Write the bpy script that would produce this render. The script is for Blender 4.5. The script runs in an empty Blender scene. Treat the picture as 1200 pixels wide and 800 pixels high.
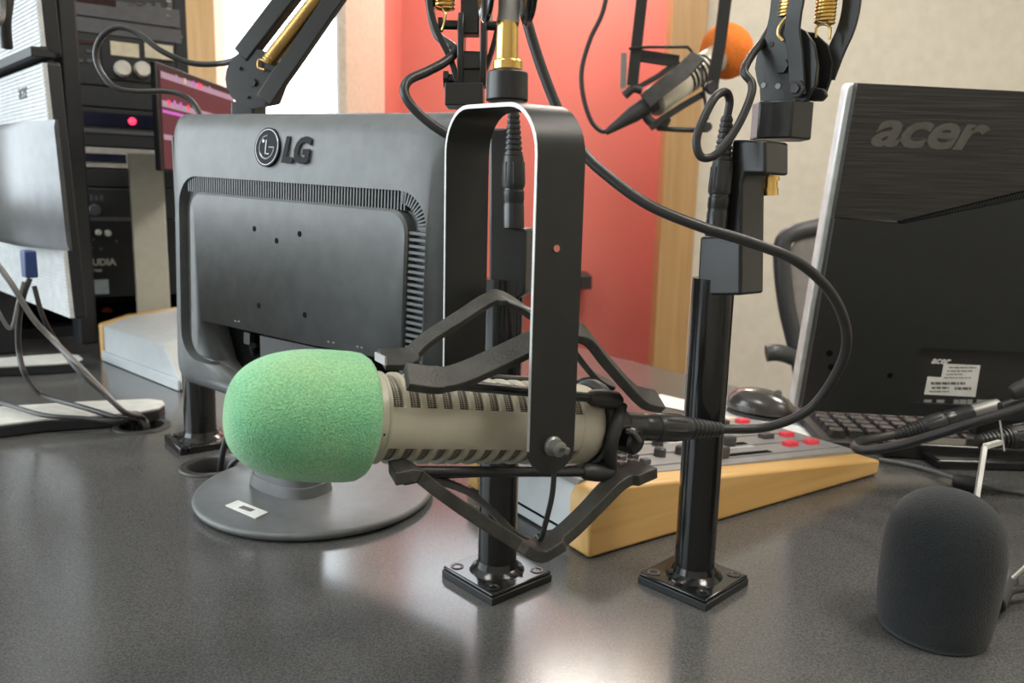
import bpy, math, random
from mathutils import Vector as V, Matrix
random.seed(7)
sc = bpy.context.scene
col = sc.collection
D = bpy.data
PI = math.pi
# ------------------------------------------------------------------ camera
FPX = 930.0; PITCH = math.radians(10.0); ROLL = math.radians(1.4); CAMZ = 1.05; DZ = 0.75
_cp, _sp, _cr, _sr = math.cos(PITCH), math.sin(PITCH), math.cos(ROLL), math.sin(ROLL)
FWD = V((0, _cp, -_sp)); _u0 = V((0, _sp, _cp)); _r0 = V((1, 0, 0))
RT = _r0*_cr + _u0*_sr; UP = _u0*_cr - _r0*_sr
CAM = V((0, 0, CAMZ))
cd = D.cameras.new('camera'); cam = D.objects.new('camera', cd); col.objects.link(cam)
cd.sensor_width = 36; cd.lens = FPX*36/1200; cd.clip_start = .02; cd.clip_end = 200
cam.matrix_world = Matrix(((RT.x, UP.x, -FWD.x, 0), (RT.y, UP.y, -FWD.y, 0), (RT.z, UP.z, -FWD.z, CAMZ), (0, 0, 0, 1)))
cd.dof.use_dof = True; cd.dof.focus_distance = .56; cd.dof.aperture_fstop = 11
sc.camera = cam
sc.view_settings.view_transform = 'Standard'; sc.view_settings.look = 'None'
sc.view_settings.gamma = 1; sc.view_settings.use_curve_mapping = False
sc.view_settings.exposure = 0.0
# ------------------------------------------------------------------ world and lights
w = D.worlds.new('world'); sc.world = w; w.use_nodes = True
bg = w.node_tree.nodes['Background']; bg.inputs[0].default_value = (.86, .95, 1, 1); bg.inputs[1].default_value = 7.0
def area(name, loc, rot, sx, sy, power, color=(1, 1, 1), portal=False):
    l = D.lights.new(name, 'AREA'); l.shape = 'RECTANGLE'; l.size = sx; l.size_y = sy
    l.energy = power; l.color = color
    if portal: l.cycles.is_portal = True
    o = D.objects.new(name, l); col.objects.link(o); o.location = loc; o.rotation_euler = rot
    return o
WL = dict(x=-2.6, y0=-1.2, y1=1.9, z0=.85, z1=2.35)      # window in the left wall
WB = dict(y=3.2, x0=-1.175, x1=-.672, z0=.85, z1=2.45)      # window in the back wall
area('window_portal_left', (WL['x']-.06, (WL['y0']+WL['y1'])/2, (WL['z0']+WL['z1'])/2), (0, -PI/2, 0), WL['z1']-WL['z0'], WL['y1']-WL['y0'], 1, portal=True)
area('window_portal_back', ((WB['x0']+WB['x1'])/2, WB['y']+.06, (WB['z0']+WB['z1'])/2), (-PI/2, 0, 0), WB['x1']-WB['x0'], WB['z1']-WB['z0'], 1, portal=True)

# ------------------------------------------------------------------ helpers
def ray(px, py): return FWD + RT*((px-600)/FPX) + UP*((400-py)/FPX)
def at(px, py, Y):
    d = ray(px, py); return CAM + d*(Y/d.y)
def on(px, py, z=DZ):
    d = ray(px, py); return CAM + d*((z-CAMZ)/d.z)
class Fr:
    """a local frame: origin, x along, y up, z outward normal"""
    def __init__(s, o, x, y=None, n=None):
        s.o = V(o); s.x = V(x).normalized()
        if n is not None:
            s.z = V(n).normalized(); s.z = (s.z - s.x*s.z.dot(s.x)).normalized(); s.y = s.z.cross(s.x).normalized()
        else:
            y = V(y); s.y = (y - s.x*y.dot(s.x)).normalized(); s.z = s.x.cross(s.y).normalized()
    def p(s, u, v, w=0): return s.o + s.x*u + s.y*v + s.z*w
    def hit(s, px, py, off=0):
        d = ray(px, py); q = s.o + s.z*off
        t = (q-CAM).dot(s.z)/d.dot(s.z); r = CAM + d*t - s.o
        return (r.dot(s.x), r.dot(s.y))
    def h3(s, px, py, off=0):
        u, v = s.hit(px, py, off); return s.p(u, v, off)
def facing(o, nx, ny):      # upright frame at o whose face looks along (nx, ny)
    n = V((nx, ny, 0)).normalized(); return Fr(o, V((0, 0, 1)).cross(n)*1, n=n) if True else None
def spline(pts, n=8):
    P = [V(p) for p in pts]; out = []
    if len(P) < 3: return P
    Q = [P[0]*2-P[1]] + P + [P[-1]*2-P[-2]]
    for i in range(1, len(Q)-2):
        p0, p1, p2, p3 = Q[i-1:i+3]
        for k in range(n):
            t = k/n
            out.append(.5*((2*p1)+(p2-p0)*t+(2*p0-5*p1+4*p2-p3)*t*t+(-p0+3*p1-3*p2+p3)*t**3))
    out.append(P[-1]); return out
def basis(d):
    d = V(d).normalized(); a = V((0, 0, 1)) if abs(d.z) < .9 else V((1, 0, 0))
    x = a.cross(d).normalized(); return x, d.cross(x).normalized(), d
class MB:
    def __init__(s): s.v = []; s.f = []
    def add(s, vs, fs):
        b = len(s.v); s.v += [V(p) for p in vs]; s.f += [tuple(b+i for i in f) for f in fs]; return s
    def rings(s, R, close=True, caps=True):
        n = len(R[0]); vs = [p for r in R for p in r]; fs = []
        for i in range(len(R)-1):
            for k in range(n if close else n-1):
                a, b = i*n+k, i*n+(k+1) % n; fs.append((a, b, b+n, a+n))
        if caps: fs.append(tuple(range(n))[::-1]); fs.append(tuple((len(R)-1)*n+k for k in range(n)))
        return s.add(vs, fs)
    def box(s, fr, c, size):
        x, y, z = c; a, b, d = size[0]/2, size[1]/2, size[2]/2
        q = [(-a,-b), (a,-b), (a,b), (-a,b)]
        return s.rings([[fr.p(x+i, y+j, z-d) for i, j in q], [fr.p(x+i, y+j, z+d) for i, j in q]])
    def cyl(s, p0, p1, r0, r1=None, n=24):
        r1 = r0 if r1 is None else r1; p0, p1 = V(p0), V(p1); x, y, d = basis(p1-p0)
        return s.rings([[p+(x*math.cos(2*PI*k/n)+y*math.sin(2*PI*k/n))*r for k in range(n)] for p, r in ((p0, r0), (p1, r1))])
    def lathe(s, o, axis, prof, n=48, ell=1.0):       # prof: (distance along axis, radius)
        x, y, d = basis(axis); o = V(o)
        return s.rings([[o+d*h+(x*math.cos(2*PI*k/n)*ell+y*math.sin(2*PI*k/n))*max(r, 1e-5) for k in range(n)] for h, r in prof])
    def tube(s, pts, r, n=12, smooth=True, sub=8):
        P = spline(pts, sub) if smooth else [V(p) for p in pts]
        P = [p for i, p in enumerate(P) if i == 0 or (p-P[i-1]).length > 1e-6]
        rs = r if callable(r) else (lambda t: r)
        x = None; R = []
        for i, p in enumerate(P):
            d = (P[min(i+1, len(P)-1)]-P[max(i-1, 0)]).normalized()
            if x is None: x, y, _ = basis(d)
            else: x = (x-d*x.dot(d)).normalized(); y = d.cross(x)
            q = rs(i/(len(P)-1)); R.append([p+(x*math.cos(2*PI*k/n)+y*math.sin(2*PI*k/n))*q for k in range(n)])
        return s.rings(R)
    def strip(s, pts, wdir, wid, th, smooth=True, sub=8, wf=None):   # flat band swept along pts; wdir = direction of its width
        P = spline(pts, sub) if smooth else [V(p) for p in pts]; R = []
        wd = V(wdir).normalized(); N = len(P)-1
        for i, p in enumerate(P):
            d = (P[min(i+1, N)]-P[max(i-1, 0)]).normalized()
            b = (wd-d*wd.dot(d)).normalized(); c = d.cross(b).normalized(); k = wid/2*(wf(i/N) if wf else 1)
            R.append([p+b*i2*k+c*j*th/2 for i2, j in ((-1,-1), (1,-1), (1,1), (-1,1))])
        return s.rings(R)
    def prism(s, fr, poly, w0, w1):
        return s.rings([[fr.p(u, v, w0) for u, v in poly], [fr.p(u, v, w1) for u, v in poly]])
    def prpx(s, fr, px, th, off=0):    # outline on the frame's own plane, thickness behind it
        return s.prism(fr, [fr.hit(*q, off) for q in px], off-th, off)
    def coil(s, p0, p1, R, r, turns, n=7):
        p0, p1 = V(p0), V(p1); x, y, d = basis(p1-p0); N = int(turns*12)
        pts = [p0+(p1-p0)*(i/N)+(x*math.cos(2*PI*i/12)+y*math.sin(2*PI*i/12))*R for i in range(N+1)]
        return s.tube(pts, r, n, smooth=False)
    def sphere(s, c, r, n=20, sc3=(1, 1, 1)):
        c = V(c); R = []
        for i in range(n+1):
            a = PI*i/n; R.append([c+V((math.sin(a)*math.cos(2*PI*k/n)*r*sc3[0]+1e-6*math.cos(2*PI*k/n), math.sin(a)*math.sin(2*PI*k/n)*r*sc3[1]+1e-6*math.sin(2*PI*k/n), -math.cos(a)*r*sc3[2])) for k in range(n)])
        return s.rings(R)
    def text(s, fr, body, size, u, v, w, depth=.0006, shear=0, bold=0, sx=1, space=1):
        c = D.curves.new('t', 'FONT'); c.body = body; c.size = size; c.extrude = depth/2; c.shear = shear; c.offset = bold; c.space_character = space
        c.resolution_u = 3
        o = D.objects.new('t', c); me = D.meshes.new_from_object(o)
        s.add([fr.p(u+q.co.x*sx, v+q.co.y, w+q.co.z) for q in me.vertices], [tuple(f.vertices) for f in me.polygons])
        D.objects.remove(o); D.curves.remove(c); D.meshes.remove(me); return s
    def build(s, name, m, parent=None, bevel=0, angle=35, seg=2, flat=False):
        base = parent_loc(parent) if parent else None
        if base is None: base = sum(s.v, V((0, 0, 0)))/len(s.v); base.z = min(p.z for p in s.v)
        me = D.meshes.new(name); me.from_pydata([p-base for p in s.v], [], s.f); me.validate()
        import bmesh
        bm = bmesh.new(); bm.from_mesh(me); bmesh.ops.recalc_face_normals(bm, faces=bm.faces); bm.to_mesh(me); bm.free()
        if not flat:
            for p in me.polygons: p.use_smooth = True
            try: me.set_sharp_from_angle(angle=math.radians(angle))
            except Exception: pass
        me.materials.append(m)
        o = D.objects.new(name, me); col.objects.link(o)
        if parent: o.parent = parent
        else: o.location = base
        if bevel:
            b = o.modifiers.new('bevel', 'BEVEL'); b.width = bevel; b.segments = seg; b.limit_method = 'ANGLE'; b.angle_limit = math.radians(40)
        return o
def parent_loc(p):
    l = V((0, 0, 0))
    while p: l = l + p.location; p = p.parent
    return l
def tag(o, label, cat, group=None):
    o['label'] = label; o['category'] = cat
    if group: o['group'] = group
    return o
def thing(name, label, cat, loc, group=None):
    o = D.objects.new(name, None); col.objects.link(o); o.location = loc; o.empty_display_size = .03
    return tag(o, label, cat, group)
def struct(mb, name, m, **k):
    o = mb.build(name, m, **k); o['kind'] = 'structure'; return o
def boolean(o, cutters):
    for c in cutters:
        md = o.modifiers.new('cut', 'BOOLEAN'); md.operation = 'DIFFERENCE'; md.solver = 'EXACT'; md.object = c
    bpy.context.view_layer.update()
    dg = bpy.context.evaluated_depsgraph_get()
    me = D.meshes.new_from_object(o.evaluated_get(dg)); o.modifiers.clear(); old = o.data; o.data = me; D.meshes.remove(old)
    for c in cutters: D.objects.remove(c)
def rrect(u0, u1, v0, v1, r, n=6):
    out = []
    for cx, cy, a0 in ((u1-r, v1-r, 0), (u0+r, v1-r, PI/2), (u0+r, v0+r, PI), (u1-r, v0+r, 1.5*PI)):
        for k in range(n+1):
            a = a0+PI/2*k/n; out.append((cx+r*math.cos(a), cy+r*math.sin(a)))
    return out
# ------------------------------------------------------------------ materials
def mat(name, c, rough=.5, metal=0, nscale=0, namt=.0, bump=0, bscale=400, c2=None, spec=.5, emit=None, estr=0, coat=0, sheen=0, stretch=None, rvar=0):
    m = D.materials.new(name); m.use_nodes = True; nt = m.node_tree; b = nt.nodes['Principled BSDF']
    b.inputs['Base Color'].default_value = (*c, 1); b.inputs['Roughness'].default_value = rough; b.inputs['Metallic'].default_value = metal
    b.inputs['Specular IOR Level'].default_value = spec; b.inputs['Coat Weight'].default_value = coat; b.inputs['Sheen Weight'].default_value = sheen
    if emit: b.inputs['Emission Color'].default_value = (*emit, 1); b.inputs['Emission Strength'].default_value = estr
    tc = nt.nodes.new('ShaderNodeTexCoord'); mp = nt.nodes.new('ShaderNodeMapping'); nt.links.new(tc.outputs['Object'], mp.inputs[0])
    if stretch: mp.inputs['Scale'].default_value = stretch
    n = nt.nodes.new('ShaderNodeTexNoise'); n.inputs['Scale'].default_value = nscale or 60; n.inputs['Detail'].default_value = 4
    nt.links.new(mp.outputs[0], n.inputs['Vector'])
    r = nt.nodes.new('ShaderNodeValToRGB'); c2 = c2 or tuple(min(1, x*(1+(namt or .12))) for x in c)
    r.color_ramp.elements[0].color = (*[x*(1-(namt or .12)*.6) for x in c], 1) if not (namt == 0 and c2) or True else (*c, 1)
    r.color_ramp.elements[0].position = .35; r.color_ramp.elements[1].position = .68; r.color_ramp.elements[1].color = (*c2, 1)
    nt.links.new(n.outputs['Fac'], r.inputs[0]); nt.links.new(r.outputs[0], b.inputs['Base Color'])
    if rvar:
        mr = nt.nodes.new('ShaderNodeMapRange'); mr.inputs['To Min'].default_value = rough-rvar; mr.inputs['To Max'].default_value = rough+rvar
        nt.links.new(n.outputs['Fac'], mr.inputs[0]); nt.links.new(mr.outputs[0], b.inputs['Roughness'])
    if bump:
        n2 = nt.nodes.new('ShaderNodeTexNoise'); n2.inputs['Scale'].default_value = bscale; n2.inputs['Detail'].default_value = 3
        nt.links.new(mp.outputs[0], n2.inputs['Vector'])
        bp = nt.nodes.new('ShaderNodeBump'); bp.inputs['Strength'].default_value = bump; bp.inputs['Distance'].default_value = .002
        nt.links.new(n2.outputs['Fac'], bp.inputs['Height']); nt.links.new(bp.outputs[0], b.inputs['Normal'])
    return m
M_black = mat('black_powder_coat', (.014, .015, .015), .38, bump=.05, bscale=900)
M_satin = mat('satin_black_metal', (.016, .017, .017), .3, bump=.02, bscale=500)
M_gloss = mat('gloss_black_paint', (.01, .01, .01), .16)
M_plastic = mat('matte_black_plastic', (.022, .022, .022), .5, bump=.1, bscale=700)
M_cradle = mat('worn_grey_black_nylon', (.036, .035, .030), .5, bump=.25, bscale=600, nscale=90, namt=.4)
M_rubber = mat('cable_rubber', (.022, .022, .022), .4)
M_cablegrey = mat('grey_cable_jacket', (.13, .13, .125), .4)
M_brass = mat('brass', (.75, .5, .17), .25, 1)
M_gold = mat('brassy_spring_steel', (.78, .55, .2), .28, 1)
M_darkgold = mat('old_bronze_spring', (.42, .27, .1), .35, 1)
M_steel = mat('brushed_steel', (.2, .2, .19), .42, .6)
M_edge = mat('pale_metal_and_edge_highlight', (.5, .5, .49), .4, .6)  # pale metal; on the main yoke it paints the window's reflection
M_greytube = mat('grey_anodised_tube', (.5, .5, .5), .4, .1)
M_lg = mat('textured_grey_black_plastic', (.115, .122, .124), .42, bump=.12, bscale=1500, spec=.45)
M_lgpanel = mat('smooth_grey_black_panel', (.07, .075, .078), .42, bump=.05, bscale=1500, spec=.5)
M_dark = mat('dark_recess', (.003, .003, .003), .8, spec=.1)
M_logo = mat('logo_black', (.004, .004, .005), .6, spec=.15)
M_silver = mat('logo_silver_line', (.4, .41, .43), .3, .5)
M_acer = mat('brushed_dark_panel', (.04, .038, .036), .34, .35, bump=.35, bscale=60, stretch=(.4, .4, 22), nscale=30, namt=.5)
M_acerlow = mat('smooth_dark_panel', (.016, .018, .018), .42)
M_aceredge = mat('silver_bezel_edge', (.75, .78, .78), .3, .3)
M_acertext = mat('dark_mirror_logo', (.15, .15, .145), .25, .8)
M_white = mat('white_label', (.75, .75, .72), .5)
M_ink = mat('printed_grey_ink', (.12, .12, .12), .6)
M_re = mat('fawn_beige_enamel', (.44, .41, .325), .34, bump=.03, bscale=800, namt=.05)
M_darkband = mat('fawn_shadow_ring', (.3, .27, .21), .4)
M_ribsilver = mat('silver_ribbed_plastic', (.62, .64, .65), .3, .2)
M_silverplastic = mat('smooth_silver_plastic', (.095, .1, .105), .3, .4)
M_foot = mat('cream_silver_foot_top', (.6, .6, .56), .35, .1)
M_rack = mat('rack_black', (.008, .01, .013), .5)
M_rackgrey = mat('rack_unit_charcoal', (.018, .021, .025), .45)
M_rackline = mat('rack_grey_edge', (.09, .09, .1), .45)
M_silverface = mat('silver_faceplate', (.42, .41, .38), .4, .2)
M_meter = mat('cream_meter_face', (.62, .56, .42), .5, emit=(.9, .75, .5), estr=.05)
M_knob = mat('pale_knob', (.75, .73, .66), .35)
M_displayblue = mat('dark_blue_display', (.01, .012, .03), .2)
M_displayred = mat('dark_red_display', (.05, .02, .02), .2)
M_redled = mat('red_led', (.9, .02, .03), .4, emit=(1, .02, .06), estr=4)
M_beige = mat('beige_case', (.5, .49, .42), .5, namt=.05)
M_orange = mat('orange_foam', (.9, .22, .03), .95, bump=.6, bscale=900, namt=.15, nscale=300)
M_conwhite = mat('pale_grey_console_metal', (.5, .53, .54), .4, namt=.04)
M_contop = mat('grey_console_top', (.26, .26, .255), .45, namt=.08)
M_conpanel = mat('charcoal_console_panel', (.085, .085, .085), .45)
M_redbtn = mat('translucent_red_button', (.65, .05, .07), .3, emit=(.9, .05, .08), estr=.15)
M_darkbtn = mat('dark_button', (.05, .05, .05), .3)
M_paper = mat('pale_blue_printed_paper', (.2, .29, .38), .6, nscale=14, c2=(.42, .5, .56), namt=.2)
M_paperw = mat('white_paper', (.7, .72, .7), .6)
M_mouse = mat('dark_pearl_mouse', (.055, .05, .045), .25, .2, coat=.5)
M_key = mat('black_keycap', (.035, .035, .035), .35)
M_chair = mat('grey_chair_plastic', (.05, .052, .055), .4)
M_mesh = mat('grey_chair_mesh', (.28, .26, .24), .8, bump=.4, bscale=800)
M_blue = mat('blue_vga_plug', (.02, .045, .16), .45)
M_wall = mat('cream_wall_fabric', (.68, .635, .54), .85, nscale=25, namt=.05, bump=.15, bscale=500)
M_red = mat('coral_red_wall_paint', (.68, .2, .165), .6, nscale=3, namt=.05, bump=.03, bscale=200)
M_pink = mat('pale_peach_reveal', (.74, .6, .48), .7)
M_ceil = mat('white_ceiling', (.75, .75, .73), .9)
M_floor = mat('grey_carpet', (.12, .12, .12), .95, bump=.4, bscale=700)
M_frame = mat('white_window_frame', (.75, .77, .78), .4)

def wood_mat(name, c1, c2, rot=(0, 0, 0), scale=(3, 40, 40), rough=.42):
    m = mat(name, c1, rough); nt = m.node_tree; b = nt.nodes['Principled BSDF']
    tc = nt.nodes.new('ShaderNodeTexCoord'); mp = nt.nodes.new('ShaderNodeMapping'); mp.inputs['Scale'].default_value = scale; mp.inputs['Rotation'].default_value = rot
    mp.vector_type = 'TEXTURE' if False else 'POINT'
    n = nt.nodes.new('ShaderNodeTexNoise'); n.inputs['Scale'].default_value = 1; n.inputs['Detail'].default_value = 6; n.inputs['Distortion'].default_value = .6
    r = nt.nodes.new('ShaderNodeValToRGB'); r.color_ramp.elements[0].color = (*c1, 1); r.color_ramp.elements[1].color = (*c2, 1)
    r.color_ramp.elements[0].position = .3; r.color_ramp.elements[1].position = .7
    rot_n = nt.nodes.new('ShaderNodeMapping'); rot_n.inputs['Rotation'].default_value = rot; mp.inputs['Rotation'].default_value = (0, 0, 0)
    nt.links.new(tc.outputs['Object'], rot_n.inputs[0]); nt.links.new(rot_n.outputs[0], mp.inputs[0]); nt.links.new(mp.outputs[0], n.inputs[0])
    nt.links.new(n.outputs['Fac'], r.inputs[0]); nt.links.new(r.outputs[0], b.inputs['Base Color'])
    return m
M_maple = wood_mat('honey_maple', (.58, .33, .1), (.72, .46, .18), rot=(0, 0, math.radians(-33)), scale=(4, 60, 60))
M_post = wood_mat('oak_post', (.42, .25, .1), (.52, .32, .14), scale=(40, 40, 2))
M_postl = wood_mat('bright_oak_post', (.6, .33, .11), (.7, .42, .17), scale=(40, 40, 2))

def desk_mat():
    m = mat('speckled_charcoal_laminate', (.05, .05, .051), .3, spec=.5); nt = m.node_tree; b = nt.nodes['Principled BSDF']
    tc = nt.nodes.new('ShaderNodeTexCoord')
    n = nt.nodes.new('ShaderNodeTexNoise'); n.inputs['Scale'].default_value = 650; n.inputs['Detail'].default_value = 2
    n2 = nt.nodes.new('ShaderNodeTexNoise'); n2.inputs['Scale'].default_value = 6; n2.inputs['Detail'].default_value = 5
    vo = nt.nodes.new('ShaderNodeTexVoronoi'); vo.inputs['Scale'].default_value = 260
    for q in (n, n2, vo): nt.links.new(tc.outputs['Object'], q.inputs['Vector'])
    r = nt.nodes.new('ShaderNodeValToRGB'); e = r.color_ramp.elements
    e[0].position = .35; e[0].color = (.062, .062, .062, 1); e[1].position = .72; e[1].color = (.12, .118, .113, 1)
    nt.links.new(n.outputs['Fac'], r.inputs[0])
    r2 = nt.nodes.new('ShaderNodeValToRGB'); e = r2.color_ramp.elements; e[0].position = .05; e[0].color = (1, 1, 1, 1); e[1].position = .13; e[1].color = (0, 0, 0, 1)
    nt.links.new(vo.outputs['Distance'], r2.inputs[0])
    mx = nt.nodes.new('ShaderNodeMixRGB'); mx.inputs['Color2'].default_value = (.16, .155, .145, 1); nt.links.new(r2.outputs[0], mx.inputs['Fac']); nt.links.new(r.outputs[0], mx.inputs['Color1'])
    nt.links.new(mx.outputs[0], b.inputs['Base Color'])
    mr = nt.nodes.new('ShaderNodeMapRange'); mr.inputs['To Min'].default_value = .13; mr.inputs['To Max'].default_value = .2
    nt.links.new(n2.outputs['Fac'], mr.inputs[0]); nt.links.new(mr.outputs[0], b.inputs['Roughness'])
    bp = nt.nodes.new('ShaderNodeBump'); bp.inputs['Strength'].default_value = .06; bp.inputs['Distance'].default_value = .0006
    nt.links.new(n.outputs['Fac'], bp.inputs['Height']); nt.links.new(bp.outputs[0], b.inputs['Normal'])
    return m
M_desk = desk_mat()
def foam_mat(name, c1, c2, sheen=.3, scale=900):
    m = mat(name, c1, .95, sheen=sheen, spec=.15); nt = m.node_tree; b = nt.nodes['Principled BSDF']
    tc = nt.nodes.new('ShaderNodeTexCoord')
    big = nt.nodes.new('ShaderNodeTexNoise'); big.inputs['Scale'].default_value = 14; big.inputs['Detail'].default_value = 3
    fine = nt.nodes.new('ShaderNodeTexNoise'); fine.inputs['Scale'].default_value = scale; fine.inputs['Detail'].default_value = 2
    vo = nt.nodes.new('ShaderNodeTexVoronoi'); vo.inputs['Scale'].default_value = scale*1.1
    for q in (big, fine, vo): nt.links.new(tc.outputs['Object'], q.inputs['Vector'])
    r = nt.nodes.new('ShaderNodeValToRGB'); r.color_ramp.elements[0].color = (*c1, 1); r.color_ramp.elements[1].color = (*c2, 1)
    r.color_ramp.elements[0].position = .4; r.color_ramp.elements[1].position = .75
    nt.links.new(big.outputs['Fac'], r.inputs[0])
    r2 = nt.nodes.new('ShaderNodeValToRGB'); r2.color_ramp.elements[0].color = (.72, .72, .72, 1); r2.color_ramp.elements[1].color = (1.2, 1.2, 1.2, 1)
    r2.color_ramp.elements[0].position = .35; r2.color_ramp.elements[1].position = .65
    nt.links.new(fine.outputs['Fac'], r2.inputs[0])
    mx = nt.nodes.new('ShaderNodeMixRGB'); mx.blend_type = 'MULTIPLY'; mx.inputs['Fac'].default_value = .8
    nt.links.new(r.outputs[0], mx.inputs['Color1']); nt.links.new(r2.outputs[0], mx.inputs['Color2']); nt.links.new(mx.outputs[0], b.inputs['Base Color'])
    bp = nt.nodes.new('ShaderNodeBump'); bp.inputs['Strength'].default_value = .5; bp.inputs['Distance'].default_value = .0012
    nt.links.new(vo.outputs['Distance'], bp.inputs['Height']); nt.links.new(bp.outputs[0], b.inputs['Normal'])
    return m
M_green = foam_mat('mint_green_foam', (.17, .47, .25), (.34, .58, .3))
M_blackfoam = foam_mat('charcoal_foam', (.018, .021, .023), (.027, .029, .03), sheen=.15)
def grille_mat():
    m = mat('woven_wire_grille', (.02, .02, .018), .5); nt = m.node_tree; b = nt.nodes['Principled BSDF']
    at_ = nt.nodes.new('ShaderNodeUVMap'); br = nt.nodes.new('ShaderNodeTexBrick')
    br.offset = 0; br.inputs['Scale'].default_value = 1; br.inputs['Brick Width'].default_value = .3; br.inputs['Row Height'].default_value = .22
    br.inputs['Mortar Size'].default_value = .035; br.inputs['Color1'].default_value = (.012, .012, .01, 1); br.inputs['Color2'].default_value = (.02, .02, .018, 1)
    br.inputs['Mortar'].default_value = (.36, .33, .26, 1)
    nt.links.new(at_.outputs[0], br.inputs[0]); nt.links.new(br.outputs[0], b.inputs['Base Color']); return m
M_grille = grille_mat()

# ------------------------------------------------------------------ the room
W0 = Fr((0, 0, 0), (1, 0, 0), (0, 1, 0))
XL, XR, YF, YB, ZC = -2.6, 2.6, -2.2, 3.2, 2.7
struct(MB().box(W0, (0, .85, -.05), (5.4, 6.3, .1)), 'floor', M_floor)
struct(MB().box(W0, (0, .85, ZC+.05), (5.4, 6.3, .1)), 'ceiling', M_ceil)
def wall_with_hole(name, fr, L, h0, h1, m):    # fr x along wall, y up, z inward; hole (u0,u1),(v0,v1)
    (u0, u1), (v0, v1) = h0, h1
    mb = MB()
    for a, b, c, d in ((0, u0, 0, ZC), (u1, L, 0, ZC), (u0, u1, 0, v0), (u0, u1, v1, ZC)):
        mb.box(fr, ((a+b)/2, (c+d)/2, -.06), (b-a, d-c, .12))
    return struct(mb, name, m, flat=True)
fb = Fr((XL, YB, 0), (1, 0, 0), (0, 0, 1))
# back wall pieces: window strip | peach reveal | coral panel | oak post | cream wall
bx = lambda px, py=200: at(px, py, YB).x
wl0, wl1 = WB['x0'], WB['x1']
x_red0, x_red1, x_post1 = bx(445, 100), bx(781, 100), bx(822, 100)
wall_with_hole('wall_back', fb, x_red0-XL, (wl0-XL, wl1-XL), (WB['z0'], WB['z1']), M_pink)
YB2 = 3.8     # the coral wall stands in a recess behind the window wall
wall_with_hole('wall_back_coral', Fr((x_red0-.1, YB2, 0), (1, 0, 0), (0, 0, 1)), x_red1-x_red0+.4, (.12, .8), (2.2, 2.66), M_red)  # high opening out of view, added for the bright patch on the desk
struct(MB().box(W0, (x_red0-.03, (YB+YB2)/2+.03, ZC/2), (.06, YB2-YB, ZC)), 'wall_recess_left', M_red)
struct(MB().box(W0, (x_red1+.22, (YB+YB2)/2+.1, ZC/2), (.06, YB2-YB, ZC)), 'wall_recess_right', M_red)
struct(MB().box(fb, ((x_red1+x_post1)/2-XL, ZC/2, -.02), (x_post1-x_red1, ZC, .12)), 'trim_1', M_post, bevel=.004)
struct(MB().box(fb, ((x_post1+XR)/2-XL, ZC/2, -.05), (XR-x_post1, ZC, .12)), 'wall_back_cream', M_wall)
pl0, pl1 = bx(224, 60), bx(262, 60)
struct(MB().box(fb, ((pl0+pl1)/2-XL, ZC/2, .03), (pl1-pl0, ZC, .12)), 'trim_2', M_postl, bevel=.004)
mb = MB(); zc = (WB['z0']+WB['z1'])/2; zh = WB['z1']-WB['z0']
for u in (wl0+.02, wl1-.02): mb.box(fb, (u-XL, zc, -.04), (.035, zh, .06))
for v in (WB['z0']+.02, WB['z1']-.02): mb.box(fb, ((wl0+wl1)/2-XL, v, -.04), (wl1-wl0, .035, .06))
struct(mb, 'window_1', M_frame, bevel=.003)
struct(MB().box(fb, (wl1+.055-XL, ZC/2, .01), (.02, ZC, .03)), 'trim_3', M_frame)
fl = Fr((XL, YB, 0), (0, -1, 0), (0, 0, 1))
wall_with_hole('wall_left', fl, YB-YF, (YB-WL['y1'], YB-WL['y0']), (WL['z0'], WL['z1']), M_ceil)
mb = MB(); L0, L1 = YB-WL['y1'], YB-WL['y0']; zc = (WL['z0']+WL['z1'])/2; zh = WL['z1']-WL['z0']
for u in (L0+.02, (L0+L1)/2, L1-.02): mb.box(fl, (u, zc, -.04), (.045, zh, .06))
for v in (WL['z0']+.02, WL['z1']-.02): mb.box(fl, ((L0+L1)/2, v, -.04), (L1-L0, .04, .06))
struct(mb, 'window_2', M_frame, bevel=.003)
struct(MB().box(W0, (XR+.05, .5, ZC/2), (.1, 5.6, ZC)), 'wall_right', M_wall)
struct(MB().box(W0, (0, YF-.05, ZC/2), (5.4, .1, ZC)), 'wall_front', M_wall)
struct(MB().box(fb, (x_red0-.012-XL, ZC/2, .31), (.024, ZC, .62)), 'trim_4', M_pink)  # peach reveal, deepened into a fin to shade the coral wall
# unseen ceiling lamps, added to brighten the coral wall and the room
for i, (x, y, p) in enumerate(((.42, 3.15, 26), (1.3, 1.5, 26), (1.0, .1, 24), (-.9, .1, 10))):
    t = thing('added_ceiling_light', ('added square fill light panel over the coral wall', 'added square fill light panel above the mesh chair', 'added square fill light panel over the front of the desk', 'added square fill light panel nearest the left window')[i], 'ceiling light', (x, y, ZC-.03), 'added ceiling fill panels')
    f = Fr((x, y, ZC-.03), (1, 0, 0), (0, 1, 0))
    mb = MB()
    for a, b, c, d in ((-.3, 0, .02, .6), (.3, 0, .02, .6), (0, -.3, .6, .02), (0, .3, .6, .02)): mb.box(f, (a, b, .015), (c, d, .03))
    mb.build('added_light_frame', M_frame, t)
    MB().box(f, (0, 0, .018), (.58, .58, .01)).build('added_light_diffuser', mat('added_lamp_diffuser', (.9, .9, .88), .5, emit=(1, .95, .87), estr=3), t)
    area('added_ceiling_lamp', (x, y, ZC-.05), (0, 0, 0), .56, .56, p, (1, .93, .83))
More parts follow.
